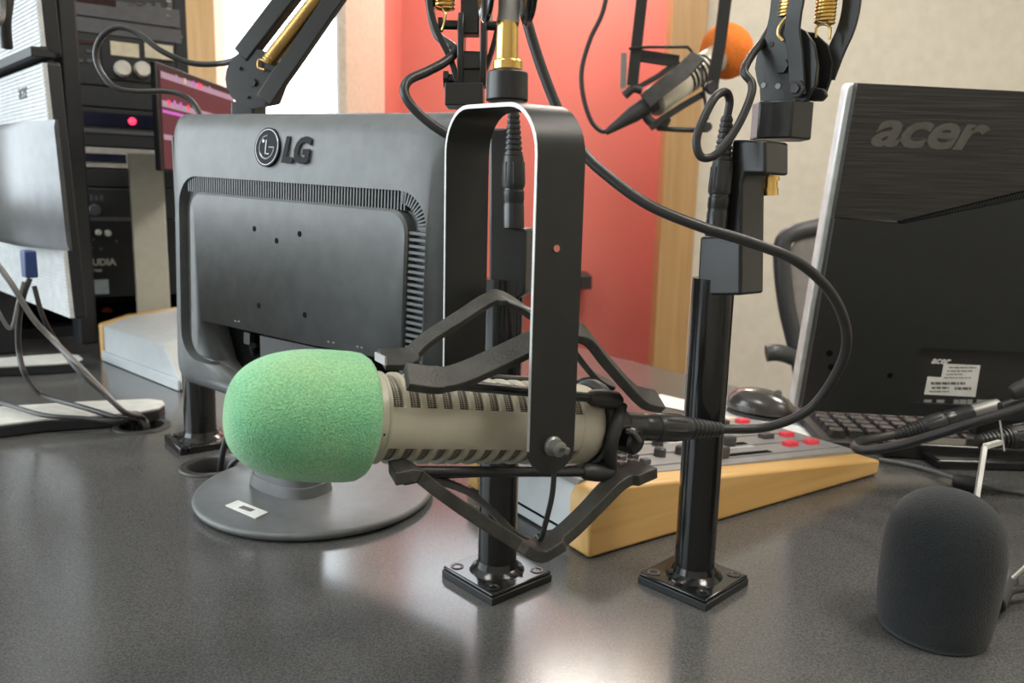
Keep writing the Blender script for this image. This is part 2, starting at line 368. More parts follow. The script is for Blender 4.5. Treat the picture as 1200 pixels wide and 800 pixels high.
# ------------------------------------------------------------------ desk
dk = [(-2.3, -.3), (1.9, -.3), (1.9, .9), (.8, 1.1), (.44, 1.235), (.17, 1.6), (-.12, 2.05), (-.12, 2.45), (-2.3, 2.45)]
fd = Fr((0, 0, DZ), (1, 0, 0), (0, 1, 0))
desk = MB().prism(fd, dk, -.035, 0).build('desktop', M_desk, flat=True)
tag(desk, 'broad charcoal speckled laminate desk top that carries all the equipment', 'desk')
g1, g2 = on(166, 500), on(249, 547)
cut = [MB().cyl(g+V((0, 0, -.06)), g+V((0, 0, .02)), .028).build('cutter', M_dark) for g in (g1, g2)]
boolean(desk, cut)
for x, y in ((-2.1, 0), (1.7, 0), (-2.1, 2.2), (-.35, 2.3)):
    MB().box(Fr((x, y, 0), (1, 0, 0), (0, 1, 0)), (0, 0, .357), (.07, .07, .714)).build('leg', M_plastic, desk)
for g, s in ((g1, 'beside the cream-topped foot, three cables in it'), (g2, 'behind the green foam, with two black cables')):
    MB().lathe(g+V((0, 0, -.04)), (0, 0, 1), [(0, .0255), (.04, .0255), (.0425, .027), (.0425, .034), (.0405, .0355), (.04, .0279), (0, .0279)], 40).build('cable_grommet', M_plastic)
    tag([o for o in col.objects if o.name.startswith('cable_grommet')][-1], 'round black grommet in desk, ' + s, 'cable grommet', 'desk cable grommets')

# ------------------------------------------------------------------ main microphone
PIV = at(599, 493, .485)
TH = math.radians(30); A = V((math.cos(TH), math.sin(TH), 0)); N = V((-A.y, A.x, 0))     # N points away from the camera
# axis height fitted at both ends
fa = Fr(PIV, A, n=-N)          # x along axis, y up, z towards the camera
uL, vL = fa.hit(450, 489); uR, vR = fa.hit(690, 497)
sl = (vR-vL)/(uR-uL); A3 = (A + V((0, 0, sl))).normalized(); PIV = fa.p(0, vL-sl*uL)
fm = Fr(PIV, A3, n=-N)
mp_ = lambda px, py, n=0: fm.h3(px, py, n)      # n = distance towards the camera
ub = fm.hit(447, 490, .02)[0]; ue = fm.hit(706, 497, .018)[0]
mic = thing('broadcast_microphone', 'large fawn broadcast microphone with mint green foam windscreen in black shock mount', 'microphone', PIV)
x_, y_, d_ = fm.y, -fm.z*-1, fm.x
def mpt(u, phi, r):   # phi: 0 faces the camera, 90 deg up
    return fm.p(u, r*math.sin(phi), r*math.cos(phi))
RB = .0265
slots = []
pitch = .0102; s0 = ub+.0052
nslot = 13
for i in range(nslot): slots.append((s0+i*pitch, s0+i*pitch+.0066))
def in_slot(u): return any(a < u < b for a, b in slots)
us = [ub-.05, ub-.045]
u = ub-.04
ev = sorted([ub+.0028, ub+.0034, ub+.0042] + [q for a, b in slots for q in (a-.0004, a+.0004, b-.0004, b+.0004)] + [ue-.021, ue-.0205, ue-.0195, ue-.019])
us += ev
TB = (math.radians(26), math.radians(154)); BBm = (math.radians(-158), math.radians(-27))
nphi = 180
prof_end = [(ue-.008, RB), (ue-.004, RB*.975), (ue-.001, RB*.9), (ue, RB*.82)]
def rad(u, phi):
    r = RB
    if u < ub+.003: r = RB*.965
    elif u < ub+.0040: r = RB*.985
    if abs(u-(ue-.02)) < .0008: r = RB*.985
    return r
R = []
for u in us:
    ring = []
    for k in range(nphi):
        phi = -PI+2*PI*k/nphi; r = rad(u, phi)
        if in_slot(u) and (TB[0] < phi < TB[1] or BBm[0] < phi < BBm[1]): r = RB-.0024
        ring.append(mpt(u, phi, r))
    R.append(ring)
for u, r in prof_end: R.append([mpt(u, -PI+2*PI*k/nphi, r) for k in range(nphi)])
MB().rings(R).build('body', M_re, mic, angle=28)
def slot_patch(a, b, band):
    me = MB(); n = 24; vs = []; fs = []
    for k in range(n+1):
        ph = band[0]+(band[1]-band[0])*k/n
        for u in (a+.0002, b-.0002): vs.append(mpt(u, ph, RB-.00215))
    for k in range(n): fs.append((2*k, 2*k+1, 2*k+3, 2*k+2))
    o = me.add(vs, fs).build('vent_grille', M_grille, mic)
    uv = o.data.uv_layers.new(name='uv')
    for p in o.data.polygons:
        for li in p.loop_indices:
            vi = o.data.loops[li].vertex_index; uv.data[li].uv = ((vi % 2)*1.0, (vi//2)/n*(band[1]-band[0])*RB/.0066)
    md = o.modifiers.new('s', 'SOLIDIFY'); md.thickness = .0003
for a, b in slots:
    slot_patch(a, b, (TB[0]+.02, TB[1]-.02)); slot_patch(a, b, (BBm[0]+.02, BBm[1]-.02))
MB().cyl(mpt(ub+.0008, math.radians(-8), RB*.95), mpt(ub+.0008, math.radians(-8), RB*.970), .0007, n=10).build('set_screw', M_dark, mic)
# rear socket (dark) behind the body
MB().lathe(fm.p(ue-.004, 0), fm.x, [(0, .0215), (.008, .0215), (.013, .018), (.02, .0165), (.03, .0145), (.034, .0125)], 40).build('rear_socket_housing', M_satin, mic)
# foam windscreen
uf0 = fm.hit(446, 490, .026)[0]
cL = fm.hit(350, 484)
foamprof = []
Lf = .0; 
u_tip = fm.hit(262, 485)[0]
tip = u_tip + .001
rf = .0366
for i in range(0, 33):
    t = i/32; a = PI/2*t
    foamprof.append((math.cos(a)**.86*-.056 if t < 1 else 0, rf*math.sin(a)**.68))
Lmid = (uf0 - tip - .056)
prof = [(h+.056, r) for h, r in foamprof] + [(.056+Lmid*.45, rf*1.0), (.056+Lmid*.72, rf*.985), (.056+Lmid*.9, rf*.93), (.056+Lmid*.98, rf*.86), (.056+Lmid, rf*.79), (.056+Lmid-.001, rf*.7)]
fo = MB().lathe(fm.p(tip, .0), fm.x, prof, 96).build('foam_windscreen', M_green, mic, angle=60)
fo['label'] = 'mint green foam windscreen'
# ------------------------------------------------------------------ shock mount: yoke, suspension strips, rods, rear bracket
sm = thing('shock_mount', 'black U-shaped yoke and webbed shock mount holding the fawn microphone', 'shock mount', PIV)
G = .052; BW = .0305; fv = Fr(PIV, A, n=-N)
ztop = at(600, 121, .485).z - PIV.z
zbot = fv.hit(650, 524, G)[1]
path = []
rc = .028
fy = Fr(PIV + V((0, 0, 0)), N, y=(0, 0, 1))   # x away from camera, y up, z = along -A?
ucen = fv.hit(650, 400, G)[0]; ufar = fv.hit(546, 300, -G)[0]
uc = (ucen+ufar)/2
# near end is u=ucen, far end is u=ufar (the yoke sits a little skew on its pivots)
def yp(n, z): 
    t = (n+G)/(2*G); u = ucen+(ufar-ucen)*t
    z = z-(max(0, z-.05)/ztop)*.0075*(G-n)/(2*G)
    return PIV + A*u + N*n + V((0, 0, z))
for z in (zbot, zbot+.05, ztop-rc-.06, ztop-rc): path.append(yp(-G, z))
for k in range(1, 8):
    a = PI/2*k/8; path.append(yp(-G+rc-rc*math.cos(a), ztop-rc+rc*math.sin(a)))
path.append(yp(-G+rc, ztop)); path.append(yp(G-rc, ztop))
for k in range(1, 8):
    a = PI/2*k/8; path.append(yp(G-rc+rc*math.sin(a), ztop-rc+rc*math.cos(a)))
for z in (ztop-rc, ztop-rc-.06, zbot+.05, zbot): path.append(yp(G, z))
mb = MB(); mb.strip(path, A, BW, .0024, smooth=False)
for s in (-G, G):   # rounded lower ends
    c = yp(s, zbot); q = [(math.cos(PI+PI*k/16)*BW/2, math.sin(PI+PI*k/16)*BW/2) for k in range(17)]
    mb.prism(Fr(c, A, n=-N), q, -.0012, .0012)
yoke = mb.build('yoke', M_black, sm)
MB().strip([p-A*(BW/2+.0001) for p in path], A, .0006, .0022, smooth=False).build('edge_highlight', M_edge, sm)  # light strip painting the window highlight on the yoke's left edge
# small hole (screw eye) in near flange
c = fv.h3(652, 291, G+.0014); MB().cyl(c, c-N*.0006, .0019).build('screw_hole', mat('pink_seen_through_hole', (.6, .22, .18), .6), sm)
# pivot knobs
for s in (1, -1):
    c = yp(-G*s, fv.hit(648, 521, G)[1])
    d = -N*s
    MB().lathe(c-d*.006, d, [(0, .0105), (.0045, .0105)], 32).build('pivot_disc', M_plastic, sm)
    MB().lathe(c+d*.001, d, [(0, .0058), (.002, .0058), (.003, .0048), (.0085, .0045), (.0095, .003)], 24).build('pivot_bolt', M_steel, sm)
c = yp(-G, fv.hit(648, 521, G)[1])-N*.009
MB().box(Fr(c, A*.9+V((0, 0, -.3)), n=-N), (.002, 0, 0), (.009, .0045, .003)).build('wing_tab', M_steel, sm, bevel=.001)
# suspension strips: (pixel, distance towards camera)
def strip_px(pts, wid, th, wf=None, wd=None):
    return MB().strip([mp_(*p) for p in pts], wd or N, wid, th, wf=wf, sub=6)
strip_px([(447, 421, -.022), (476, 419, -.022), (500, 398, -.026), (540, 372, -.028), (573, 351, -.03), (592, 350, -.03), (618, 366, -.03), (660, 398, -.028), (688, 432, -.026), (704, 446, -.022), (718, 452, -.02)], .011, .0042,
    wf=lambda t: 1.6 if t < .12 else (1 if t < .42 or t > .6 else 1.35), wd=N*.9+V((0, 0, .4))).build('suspension_strip', M_cradle, sm, bevel=.0006)
strip_px([(476, 441, .026), (510, 445, .028), (540, 440, .03), (590, 418, .034), (640, 394, .038), (655, 388, .038), (682, 391, .038), (705, 418, .036), (738, 455, .032), (752, 466, .03), (771, 470, .028)], .0145, .006,
    wf=lambda t: 1.12 if t < .12 or t > .88 else 1.0, wd=N*.8+V((0, 0, .6))).build('suspension_strip', M_cradle, sm, bevel=.0006)
strip_px([(459, 554, .026), (482, 552, .028), (504, 568, .03), (540, 594, .032), (590, 626, .034), (622, 645, .034), (640, 640, .034), (665, 622, .034), (700, 588, .034), (722, 566, .032), (738, 557, .03), (757, 549, .028)], .013, .0075,
    wf=lambda t: 1.6 if t < .12 or t > .88 else (1 if t < .4 or t > .6 else 1.5)).build('suspension_strip', M_cradle, sm, bevel=.0006)
strip_px([(470, 563, -.024), (500, 560, -.024), (545, 574, -.01), (575, 598, .004), (605, 626, .016), (635, 637, .02), (655, 630, .02), (690, 590, .0), (712, 566, -.014), (728, 556, -.02)], .009, .004,
    wf=lambda t: 1).build('suspension_strip', M_cradle, sm, bevel=.0006)
# long rods of the cradle
for a, b in (((484, 446, .024), (716, 468, .024)), ((470, 436, -.024), (702, 452, -.024)), ((484, 552, .024), (708, 553, .024)), ((500, 556, -.022), (700, 548, -.022))):
    p, q = mp_(*a), mp_(*b); MB().cyl(p, q, .0031).build('cradle_rod', M_satin, sm)
    MB().lathe(q-(q-p).normalized()*.018, q-p, [(0, .0036), (.003, .0052), (.012, .0062), (.022, .0058), (.026, .003)], 24).build('rod_socket', M_plastic, sm)
# rear bracket: ring and near column between sockets
MB().tube([mp_(728, 474, .024), mp_(722, 500, .03), mp_(716, 525, .03), mp_(716, 551, .024)], .0042, 14).build('rear_bracket', M_plastic, sm)
MB().tube([mp_(712, 456, -.022), mp_(712, 500, -.03), mp_(708, 545, -.022)], .004, 14).build('rear_bracket', M_plastic, sm)
rr = .0265
MB().tube([fm.p(ue+.003, rr*math.sin(2*PI*k/24), rr*math.cos(2*PI*k/24)) for k in range(25)], .0042, 10, smooth=False).build('rear_ring', M_plastic, sm)
MB().lathe(mp_(739, 516, .016), -N+V((.3, 0, 0)), [(-.01, .009), (.004, .009), (.006, .007)], 24).build('release_button', M_satin, sm)
MB().tube([mp_(734, 505, .024), mp_(742, 506, .027), mp_(750, 517, .024)], .0016, 8).build('release_lever', M_steel, sm)
# elastic hooks
MB().tube([mp_(584, 347, -.03), mp_(602, 355, -.02), mp_(620, 362, -.01), mp_(640, 372, .01), mp_(655, 386, .034)], .0013, 8).build('wire_hook', M_steel, sm)
MB().tube([mp_(650, 548, .038), mp_(647, 580, .038), mp_(640, 610, .036), mp_(634, 631, .034), mp_(630, 627, .03)], .0017, 8).build('wire_hook', M_rubber, sm)
p = mp_(444, 420, -.022)
MB().box(Fr(mp_(446, 420, -.022), N, y=(0, 0, 1)), (0, 0, 0), (.017, .0052, .0012)).build('strip_end_cap', M_edge, sm)
# mounting thread: collar, brass adapter, grey tube (end of the microphone boom)
def ax(py, px=594): return at(px, py, .485)
bt = thing('microphone_boom_tip', 'grey tube with brass adapter and black collar hanging the green-foamed microphone yoke', 'boom arm', ax(117))
def stack(name, m, px, y0, y1, r0, r1=None, Y=.485, par=None, n=32, bevel=0):
    p0, p1 = at(px, y1, Y), at(px, y0, Y); p1 = V((p0.x, p0.y, p1.z)); return MB().cyl(p0, p1, r0, r1, n).build(name, m, par, bevel=bevel)
stack('collar', M_black, 594, 84, 119, .0125, .012, par=bt, bevel=.001)
stack('brass_ring', M_brass, 595, 70, 84, .0088, par=bt, bevel=.0012)
stack('brass_sleeve', M_brass, 594, 26, 71, .0068, .0063, par=bt)
stack('grey_tube', M_greytube, 596, -150, 27, .0062, par=bt)
MB().lathe(at(609, -8, .487), (.97, .24, 0), [(-.0215, .016), (-.0205, .0175), (-.0185, .0175), (-.0178, .016)], 32).build('clamp_disc', M_gloss, bt)
MB().lathe(at(609, -8, .487), (.97, .24, 0), [(.004, .0165), (.0045, .0175), (.0062, .0175), (.007, .016)], 32).build('clamp_disc', M_gloss, bt)
# ------------------------------------------------------------------ cable helper
def xlr(root, p0, p1, scale=1, name='plug'):
    p0, p1 = V(p0), V(p1); d = (p1-p0); L = d.length; d.normalize(); s = scale
    MB().lathe(p0, d, [(0, .0088*s), (.001, .0098*s), (L*.2, .0098*s), (L*.21, .0094*s), (L*.24, .0094*s), (L*.25, .0098*s), (L*.33, .0098*s), (L*.335, .0092*s), (L*.36, .0092*s)], 32).build('plug_shell', M_satin, root)
    mb = MB().lathe(p0+d*L*.355, d, [(0, .0095*s), (L*.02, .0105*s), (L*.2, .0098*s), (L*.28, .0088*s)], 32)
    x, y, _ = basis(d)
    for k in range(8):
        a = 2*PI*k/8; q = x*math.cos(a)+y*math.sin(a)
        mb.cyl(p0+d*L*.39+q*.0093*s, p0+d*L*.58+q*.0088*s, .0014*s, n=8)
    mb.build('plug_collar', M_rubber, root)
    pr = [(0, .0084*s)]; n = 8
    for k in range(n):
        r = (.0084-.0032*k/n)*s; h = L*.36*k/n
        pr += [(h+L*.004, r), (h+L*.026, r*.98), (h+L*.028, r*.84), (h+L*.042, r*.84)]
    pr += [(L*.365, .0036*s)]
    MB().lathe(p0+d*L*.64, d, pr, 24).build('strain_relief', M_rubber, root)
c = thing('microphone_cable', 'thick black microphone cable looping right from the green-foamed microphone and up', 'cable', mp_(735, 500))
q0, q1 = fm.p(ue+.026, -.0005), at(845, 503, .571)
xlr(c, q0, q1)
MB().tube([q1, at(900, 500, .572), at(950, 478, .565), at(984, 430, .55), at(992, 390, .54), at(975, 345, .53), at(935, 307, .522), at(880, 284, .515), at(820, 265, .51), at(760, 240, .515), at(712, 206, .525), at(683, 178, .532), at(657, 135, .538), at(633, 75, .54), at(612, 5, .54), at(596, -60, .54)], .0035, 14).build('jacket', M_rubber, c)

# ------------------------------------------------------------------ risers
def base_plate(root, c, half, rot, split=False):
    f = Fr(c, (math.cos(rot), math.sin(rot), 0), (-math.sin(rot), math.cos(rot), 0))
    if split:
        MB().box(f, (half*.15, 0, .0045), (half*1.7, half*2, .009)).build('base_plate', M_gloss, root, bevel=.0015)
        MB().box(f, (-half*.87, 0, .0045), (half*.26, half*2, .009)).build('base_plate_clamp', M_gloss, root, bevel=.0015)
    else:
        MB().box(f, (0, 0, .003), (half*2, half*2, .006)).build('base_foot', M_black, root, bevel=.0006)
        MB().box(f, (0, 0, .0075), (half*1.96, half*1.96, .003)).build('base_plate', M_gloss, root, bevel=.0012)
    for a, b in ((-1, -1), (1, -1), (1, 1), (-1, 1)):
        o = f.p(a*half*.72, b*half*.72, .009)
        MB().lathe(o, (0, 0, 1), [(-.001, .0052), (.0006, .0052), (.0006, .0036), (-.0006, .002)], 20).build('screw', M_satin, root)
def riser_pole(root, c, r, top, lean=0):
    MB().lathe(c, (0, 0, 1), [(.0088, r*1.45), (.0105, r*1.35), (.013, r*1.12), (.018, r*1.03)], 40).build('weld_collar', M_gloss, root)
    MB().lathe(c, (0, 0, 1), [(.009, r), (top.z-c.z, r)], 40).build('pole', M_gloss, root)
# right riser
bR = on(812, 684)
rr_ = thing('microphone_riser', 'black riser pole with square plate standing right of the microphone cable plug', 'riser', bR)
base_plate(rr_, bR, .0315, math.radians(45))
tR = at(834, 325, .602)
bT = V((bR.x, bR.y, 0))
riser_pole(rr_, bR, .0157, tR)
def sleeve(root, pts, Y, nx, ny, th, edge=.002):
    o = at(pts[0][0], pts[0][1], Y); n = V((nx, ny, 0)).normalized(); f = Fr(o, V((0, 0, 1)).cross(n), n=n)
    mb = MB().prpx(f, pts, th); return f, mb.build('upper_bracket', M_satin, root, bevel=edge, seg=3)
fs, _ = sleeve(rr_, [(858, 163), (897, 164), (897, 204), (873, 203), (869, 215), (868, 346), (816, 346), (820, 277), (845, 276)], .575, -.75, -.66, .03)
MB().cyl(at(903, 202, .592), at(902, 226, .592), .0052, n=20).build('brass_pin', M_brass, rr_)
MB().cyl(at(903, 207, .592), at(903, 212, .592), .0062, n=20).build('brass_pin_ring', M_brass, rr_)
MB().cyl(at(902, 220, .592), at(902, 229, .592), .006, n=20).build('brass_pin_ring', M_brass, rr_)
# middle riser
bM = on(582, 678)
rm = thing('microphone_riser', 'black riser pole with square plate standing behind the shock mount yoke', 'riser', bM)
base_plate(rm, bM, .0315, math.radians(42))
riser_pole(rm, bM, .0155, at(594, 325, .605))
n = V((-.28, -.96, 0)).normalized()
fs2, _ = sleeve(rm, [(573, 150), (596, 150), (598, 266), (617, 268), (615, 344), (605, 352), (573, 352)], .592, -.28, -.96, .03)
MB().cyl(bM+V((.018, -.004, .012)), bM+V((.021, -.004, .012)), .0022, n=10).build('set_screw', M_plastic, rm)
MB().cyl(bR+V((-.021, -.004, .012)), bR+V((-.0175, -.004, .012)), .0022, n=10).build('set_screw', M_plastic, rr_)
# left back riser
bL = on(236, 520)
rl = thing('microphone_riser', 'black riser pole with split plate behind the left edge of the grey monitor', 'riser', bL)
base_plate(rl, bL, .034, math.radians(38), split=True)
riser_pole(rl, bL, .0185, at(232, 330, bL.y))
MB().box(Fr(V((bL.x+.0, bL.y, at(230, 250, bL.y).z)), (.9, .3, 0), y=(0, 0, 1)), (.012, .0, 0), (.055, .17, .034)).build('upper_bracket', M_satin, rl, bevel=.002)

# ------------------------------------------------------------------ boom arms
def bolt(root, p, d, r=.004, h=.004, name='bolt', m=None):
    MB().cyl(p, V(p)+V(d).normalized()*h, r, n=6 if r > .002 else 12).build(name, m or M_satin, root)
# right arm
aR = thing('microphone_boom', 'black spring boom arm with round hinge plates on the right riser', 'boom arm', at(912, 160, .6))
o = at(920, 140, .575)
f = Fr(o, V((0, 0, 1)).cross(V((-.3, -.95, 0)).normalized()), n=(-.3, -.95, 0))
mb = MB()
cxy = at(914, 164, .59); top = at(914, 120, .59)
hexp = [(-.0185, -.006), (.001, -.019), (.0195, -.008), (.0195, .012), (0, .019), (-.0185, .012)]
mb.prism(Fr(cxy, (1, 0, 0), (0, 1, 0)), hexp, 0, top.z-cxy.z)
mb.build('swivel_block', M_satin, aR, bevel=.0012)
nR = V((-.62, -.78, 0)).normalized(); fR = Fr(at(925, 78, .585), V((0, 0, 1)).cross(nR), n=nR)
plate = [(905, 0), (902, 15), (897, 40), (887, 62), (884, 80), (887, 95), (890, 103), (891, 126), (930, 126), (945, 118), (955, 100), (958, 75), (954, 50), (944, 36), (930, 28), (927, 0)]
MB().prpx(fR, [(904, -60)]+plate+[(927, -60)], .0035).build('hinge_plate', M_satin, aR, bevel=.0008)
MB().prpx(fR, [(901, 30), (892, 62), (890, 80), (893, 97), (905, 112), (925, 118), (942, 112), (952, 96), (954, 75), (950, 52), (938, 36), (920, 28)], .012, -.0035).build('hinge_hub', M_plastic, aR)
fR2 = Fr(fR.p(0, 0, -.024), fR.x, n=nR)
MB().prpx(fR2, [(936, 36), (955, 38), (970, 52), (976, 72), (974, 92), (968, 108), (960, 117), (948, 118), (930, 124), (905, 124), (900, 80), (912, 50)], .0035).build('hinge_plate', M_satin, aR, bevel=.0008)
MB().prpx(fR, [(944, 100), (966, 104), (968, 112), (962, 118), (950, 118), (938, 112)], .006, -.0165).build('rear_lug', M_plastic, aR, bevel=.001)
for (px, py, r, m) in ((917, 78, .0052, M_satin), (895, 100, .0019, M_steel), (912, 101, .0022, M_steel), (904, 52, .0019, M_plastic)):
    bolt(aR, fR.h3(px, py), nR, r, .0035 if r > .004 else .0008, m=m)
MB().strip([fR.h3(935, -60, .009), fR.h3(934, -5, .009), fR.h3(931, 15, .009), fR.h3(929, 38, .008), fR.h3(932, 60, .007), fR.h3(934, 88, .0055), fR.h3(935, 112, .005)], fR.x, .0105, .003, sub=5).build('lower_bar', M_satin, aR, bevel=.0006)
bolt(aR, fR.h3(933, 104, .0065), nR, .0062, .0016, 'washer', M_plastic); bolt(aR, fR.h3(932, 104, .008), nR, .0032, .002)
MB().strip([fR.h3(1003, -60, -.026), fR.h3(999, -5, -.026), fR.h3(996, 18, -.026), fR.h3(990, 38, -.026), fR.h3(980, 60, -.026), fR.h3(968, 92, -.026)], fR.x, .0125, .003, sub=5).build('lower_bar', M_satin, aR, bevel=.0006)
MB().coil(fR.h3(966, 28, -.012), fR.h3(975, -60, -.012), .0062, .0011, 20).build('spring', M_gold, aR)
MB().tube([fR.h3(956, 44, -.012), fR.h3(957, 32, -.012), fR.h3(966, 28, -.012), fR.h3(973, 33, -.012), fR.h3(972, 46, -.012)], .0009, 8).build('spring_hook', M_gold, aR)
MB().coil(fR.h3(924, 22, -.004), fR.h3(934, -60, -.004), .0068, .0011, 20).build('spring', M_gold, aR)
MB().tube([fR.h3(922, 20, .003), fR.h3(914, 30, .003), fR.h3(912, 40, .003), fR.h3(918, 48, .003)], .0011, 8).build('spring_hook', M_gold, aR)
# cable at right riser
cR = thing('microphone_cable', 'black cable looping over the top bracket of the right riser', 'cable', at(842, 270, .583))
YX = .572
def xlr_v(root, px0, py0, px1, py1, Y):
    p0, p1 = at(px0, py0, Y), at(px1, py1, Y); xlr(root, p0, p1, .78)
xlr_v(cR, 838, 277, 852, 136, YX)
MB().tube([at(852, 138, YX), at(855, 118, YX), at(850, 108, YX-.004), at(838, 114, YX-.012), at(824, 140, YX-.018), at(816, 165, YX-.02), at(822, 184, YX-.02), at(840, 180, YX-.018), at(862, 152, YX-.014), at(878, 118, YX-.01), at(881, 98, YX-.006), at(872, 84, YX-.002), at(880, 66, YX+.012), at(896, 44, YX+.03), at(906, 20, YX+.04), at(912, -50, YX+.045)], .0029, 12).build('jacket', M_rubber, cR)

# middle arm
aM = thing('microphone_boom', 'black spring boom arm hinge above the middle riser, left of the brass adapter', 'boom arm', at(545, 110, .6))
def bar(root, name, px0, py0, px1, py1, wpx, Y, dep, m=M_satin, bevel=.0008):
    p0, p1 = at(px0, py0, Y), at(px1, py1, Y); d = p1-p0; wd = V((1, 0, 0)); wd = (wd-d.normalized()*wd.dot(d.normalized()))
    return MB().strip([p0, p1], wd, wpx/FPX*Y, dep, smooth=False).build(name, m, root, bevel=bevel)
YM = .6
bar(aM, 'base_block', 545, 126, 545, 100, 42, YM, .03)
bar(aM, 'swivel_post', 552, 101, 552, 82, 26, YM, .018)
bar(aM, 'swivel_block', 552, 84, 552, 66, 27, YM, .024)
bar(aM, 'centre_bar', 551, 42, 551, -90, 20, YM, .014)
for px in (541, 567):
    fp = Fr(at(px, 60, YM), (0, 1, 0), y=(0, 0, 1))
    z0, z1 = at(px, 102, YM).z-at(px, 60, YM).z, at(px, 18, YM).z-at(px, 60, YM).z
    q = [(-.010, z0), (.010, z0), (.014, z0*.4), (.015, z1*.5), (.010, z1), (-.010, z1), (-.015, z1*.5), (-.014, z0*.4)]
    MB().prism(fp, q, -.0022, .0022).build('hinge_plate', M_satin, aM, bevel=.0008)
def rod(root, name, px0, px1, py, r, Y, m=M_satin):
    a, b = at(px0, py, Y), at(px1, py+(px1-px0)*.024, Y); return MB().cyl(a, b, r, n=16).build(name, m, root)
rod(aM, 'cross_pin', 518, 541, 29, .0032, YM-.004); rod(aM, 'cross_pin', 566, 592, 30, .0032, YM-.004)
rod(aM, 'cross_pin', 541, 567, 65, .0032, YM-.006); rod(aM, 'cross_pin', 520, 541, 93, .004, YM-.004)
MB().cyl(at(520, 93, YM-.004), at(526, 93, YM-.004), .0062, n=6).build('nut', M_satin, aM)
MB().cyl(at(514, 29, YM-.004), at(519, 29, YM-.004), .005, n=16).build('pin_head', M_satin, aM)
MB().strip([at(503, -80, YM-.004), at(504, -5, YM-.004), at(507, 20, YM-.004), at(516, 45, YM-.004), at(529, 72, YM-.004), at(537, 98, YM-.004)], V((1, 0, .3)), .0042, .013, sub=5).build('lower_bar', M_satin, aM, bevel=.0006)
MB().strip([at(592, -10, YM+.012), at(584, 30, YM+.012), at(578, 55, YM+.012), at(568, 85, YM+.012)], V((1, 0, .3)), .0035, .012, sub=5).build('lower_bar', M_satin, aM, bevel=.0006)
MB().coil(at(520, 11, YM-.004), at(520, -70, YM-.004), .0072, .0011, 17).build('spring', M_gold, aM)
MB().tube([at(519, 11, YM-.008), at(522, 18, YM-.01), at(518, 35, YM-.01), at(515, 30, YM-.004)], .0009, 8).build('spring_hook', M_gold, aM)
MB().cyl(at(571, 20, YM+.02), at(565, 20, YM+.02), .002).build('spacer', M_steel, aM)
bar(aM, 'cover_plate', 570, -90, 571, 26, 12, YM-.012, .0035, m=M_edge)
# cable at middle riser
cM = thing('microphone_cable', 'black cable looping left out of the middle riser top towards the boom hinge', 'cable', at(601, 266, .575))
xlr_v(cM, 602, 268, 602, 132, .578)
MB().tube([at(602, 134, .578), at(600, 116, .58), at(588, 112, .575), at(565, 140, .565), at(545, 165, .562), at(520, 155, .56), at(492, 134, .56), at(475, 112, .56), at(478, 95, .565), at(500, 84, .575), at(522, 72, .585), at(533, 58, .6), at(512, 40, .625), at(503, 0, .64), at(502, -40, .64)], .0033, 12).build('jacket', M_rubber, cM)

# left back arm
YA = .93
aL = thing('microphone_boom', 'black boom arm with bronze spring leaning right above the grey monitor', 'boom arm', at(290, 150, YA))
nL = V((-.2, -.98, 0)).normalized(); fL = Fr(at(297, 92, YA-.02), V((0, 0, 1)).cross(nL), n=nL)
disc = [(297+33*math.cos(a), 92+35*math.sin(a)) for a in [PI*k/20*2 for k in range(20)]]
MB().prpx(fL, disc, .005).build('hinge_plate', M_satin, aL)
MB().prpx(fL, [(279, 60), (297, 57), (330, 88), (318, 120), (285, 126), (266, 95)], .022, -.005).build('hinge_body', M_plastic, aL, bevel=.002)
MB().prpx(fL, [(270, 118), (297, 120), (297, 170), (270, 170)], .03, -.004).build('swivel_block', M_satin, aL, bevel=.002)
for px, py, r in ((297, 97, .0045), (310, 117, .0055), (281, 80, .002), (291, 114, .0015)): bolt(aL, fL.h3(px, py), nL, r, .003, m=M_satin)
MB().strip([fL.h3(285, 66, -.006), fL.h3(353, -22, -.006)], fL.x, .0205, .016, smooth=False).build('upper_bar', M_satin, aL, bevel=.002)
MB().strip([fL.h3(311, 118, .004), fL.h3(328, 92, .004), fL.h3(345, 68, .004), fL.h3(400, -12, .004)], fL.x, .019, .01, sub=4).build('lower_bar', M_satin, aL, bevel=.001)
MB().strip([fL.h3(318, 108, -.02), fL.h3(345, 60, -.02), fL.h3(378, 12, -.02), fL.h3(395, -15, -.02)], fL.x, .014, .008, sub=4).build('lower_bar', M_satin, aL, bevel=.001)
MB().coil(fL.h3(315, 72, .002), fL.h3(384, -16, .002), .0072, .00125, 50).build('spring', M_darkgold, aL)
MB().tube([fL.h3(315, 74, .004), fL.h3(304, 70, .004), fL.h3(303, 79, .004), fL.h3(310, 82, .004)], .0013, 8).build('spring_hook', M_darkgold, aL)
cL_ = thing('microphone_cable', 'dark cable curling in a wide loop left of the bronze-sprung boom arm', 'cable', at(240, 150, .95))
MB().tube([fL.h3(283, 66, -.012), at(262, 74, .955), at(225, 74, .955), at(190, 60, .95), at(160, 38, .95), at(138, 32, .95), at(120, 42, .95), at(112, 62, .95), at(118, 84, .95), at(134, 102, .95), at(160, 107, .955), at(195, 107, .96), at(215, 112, .96), at(230, 126, .96), at(236, 150, .955), V((bL.x+.0, bL.y+.005, at(235, 190, .93).z+.0))], .0033, 12).build('jacket', M_rubber, cL_)

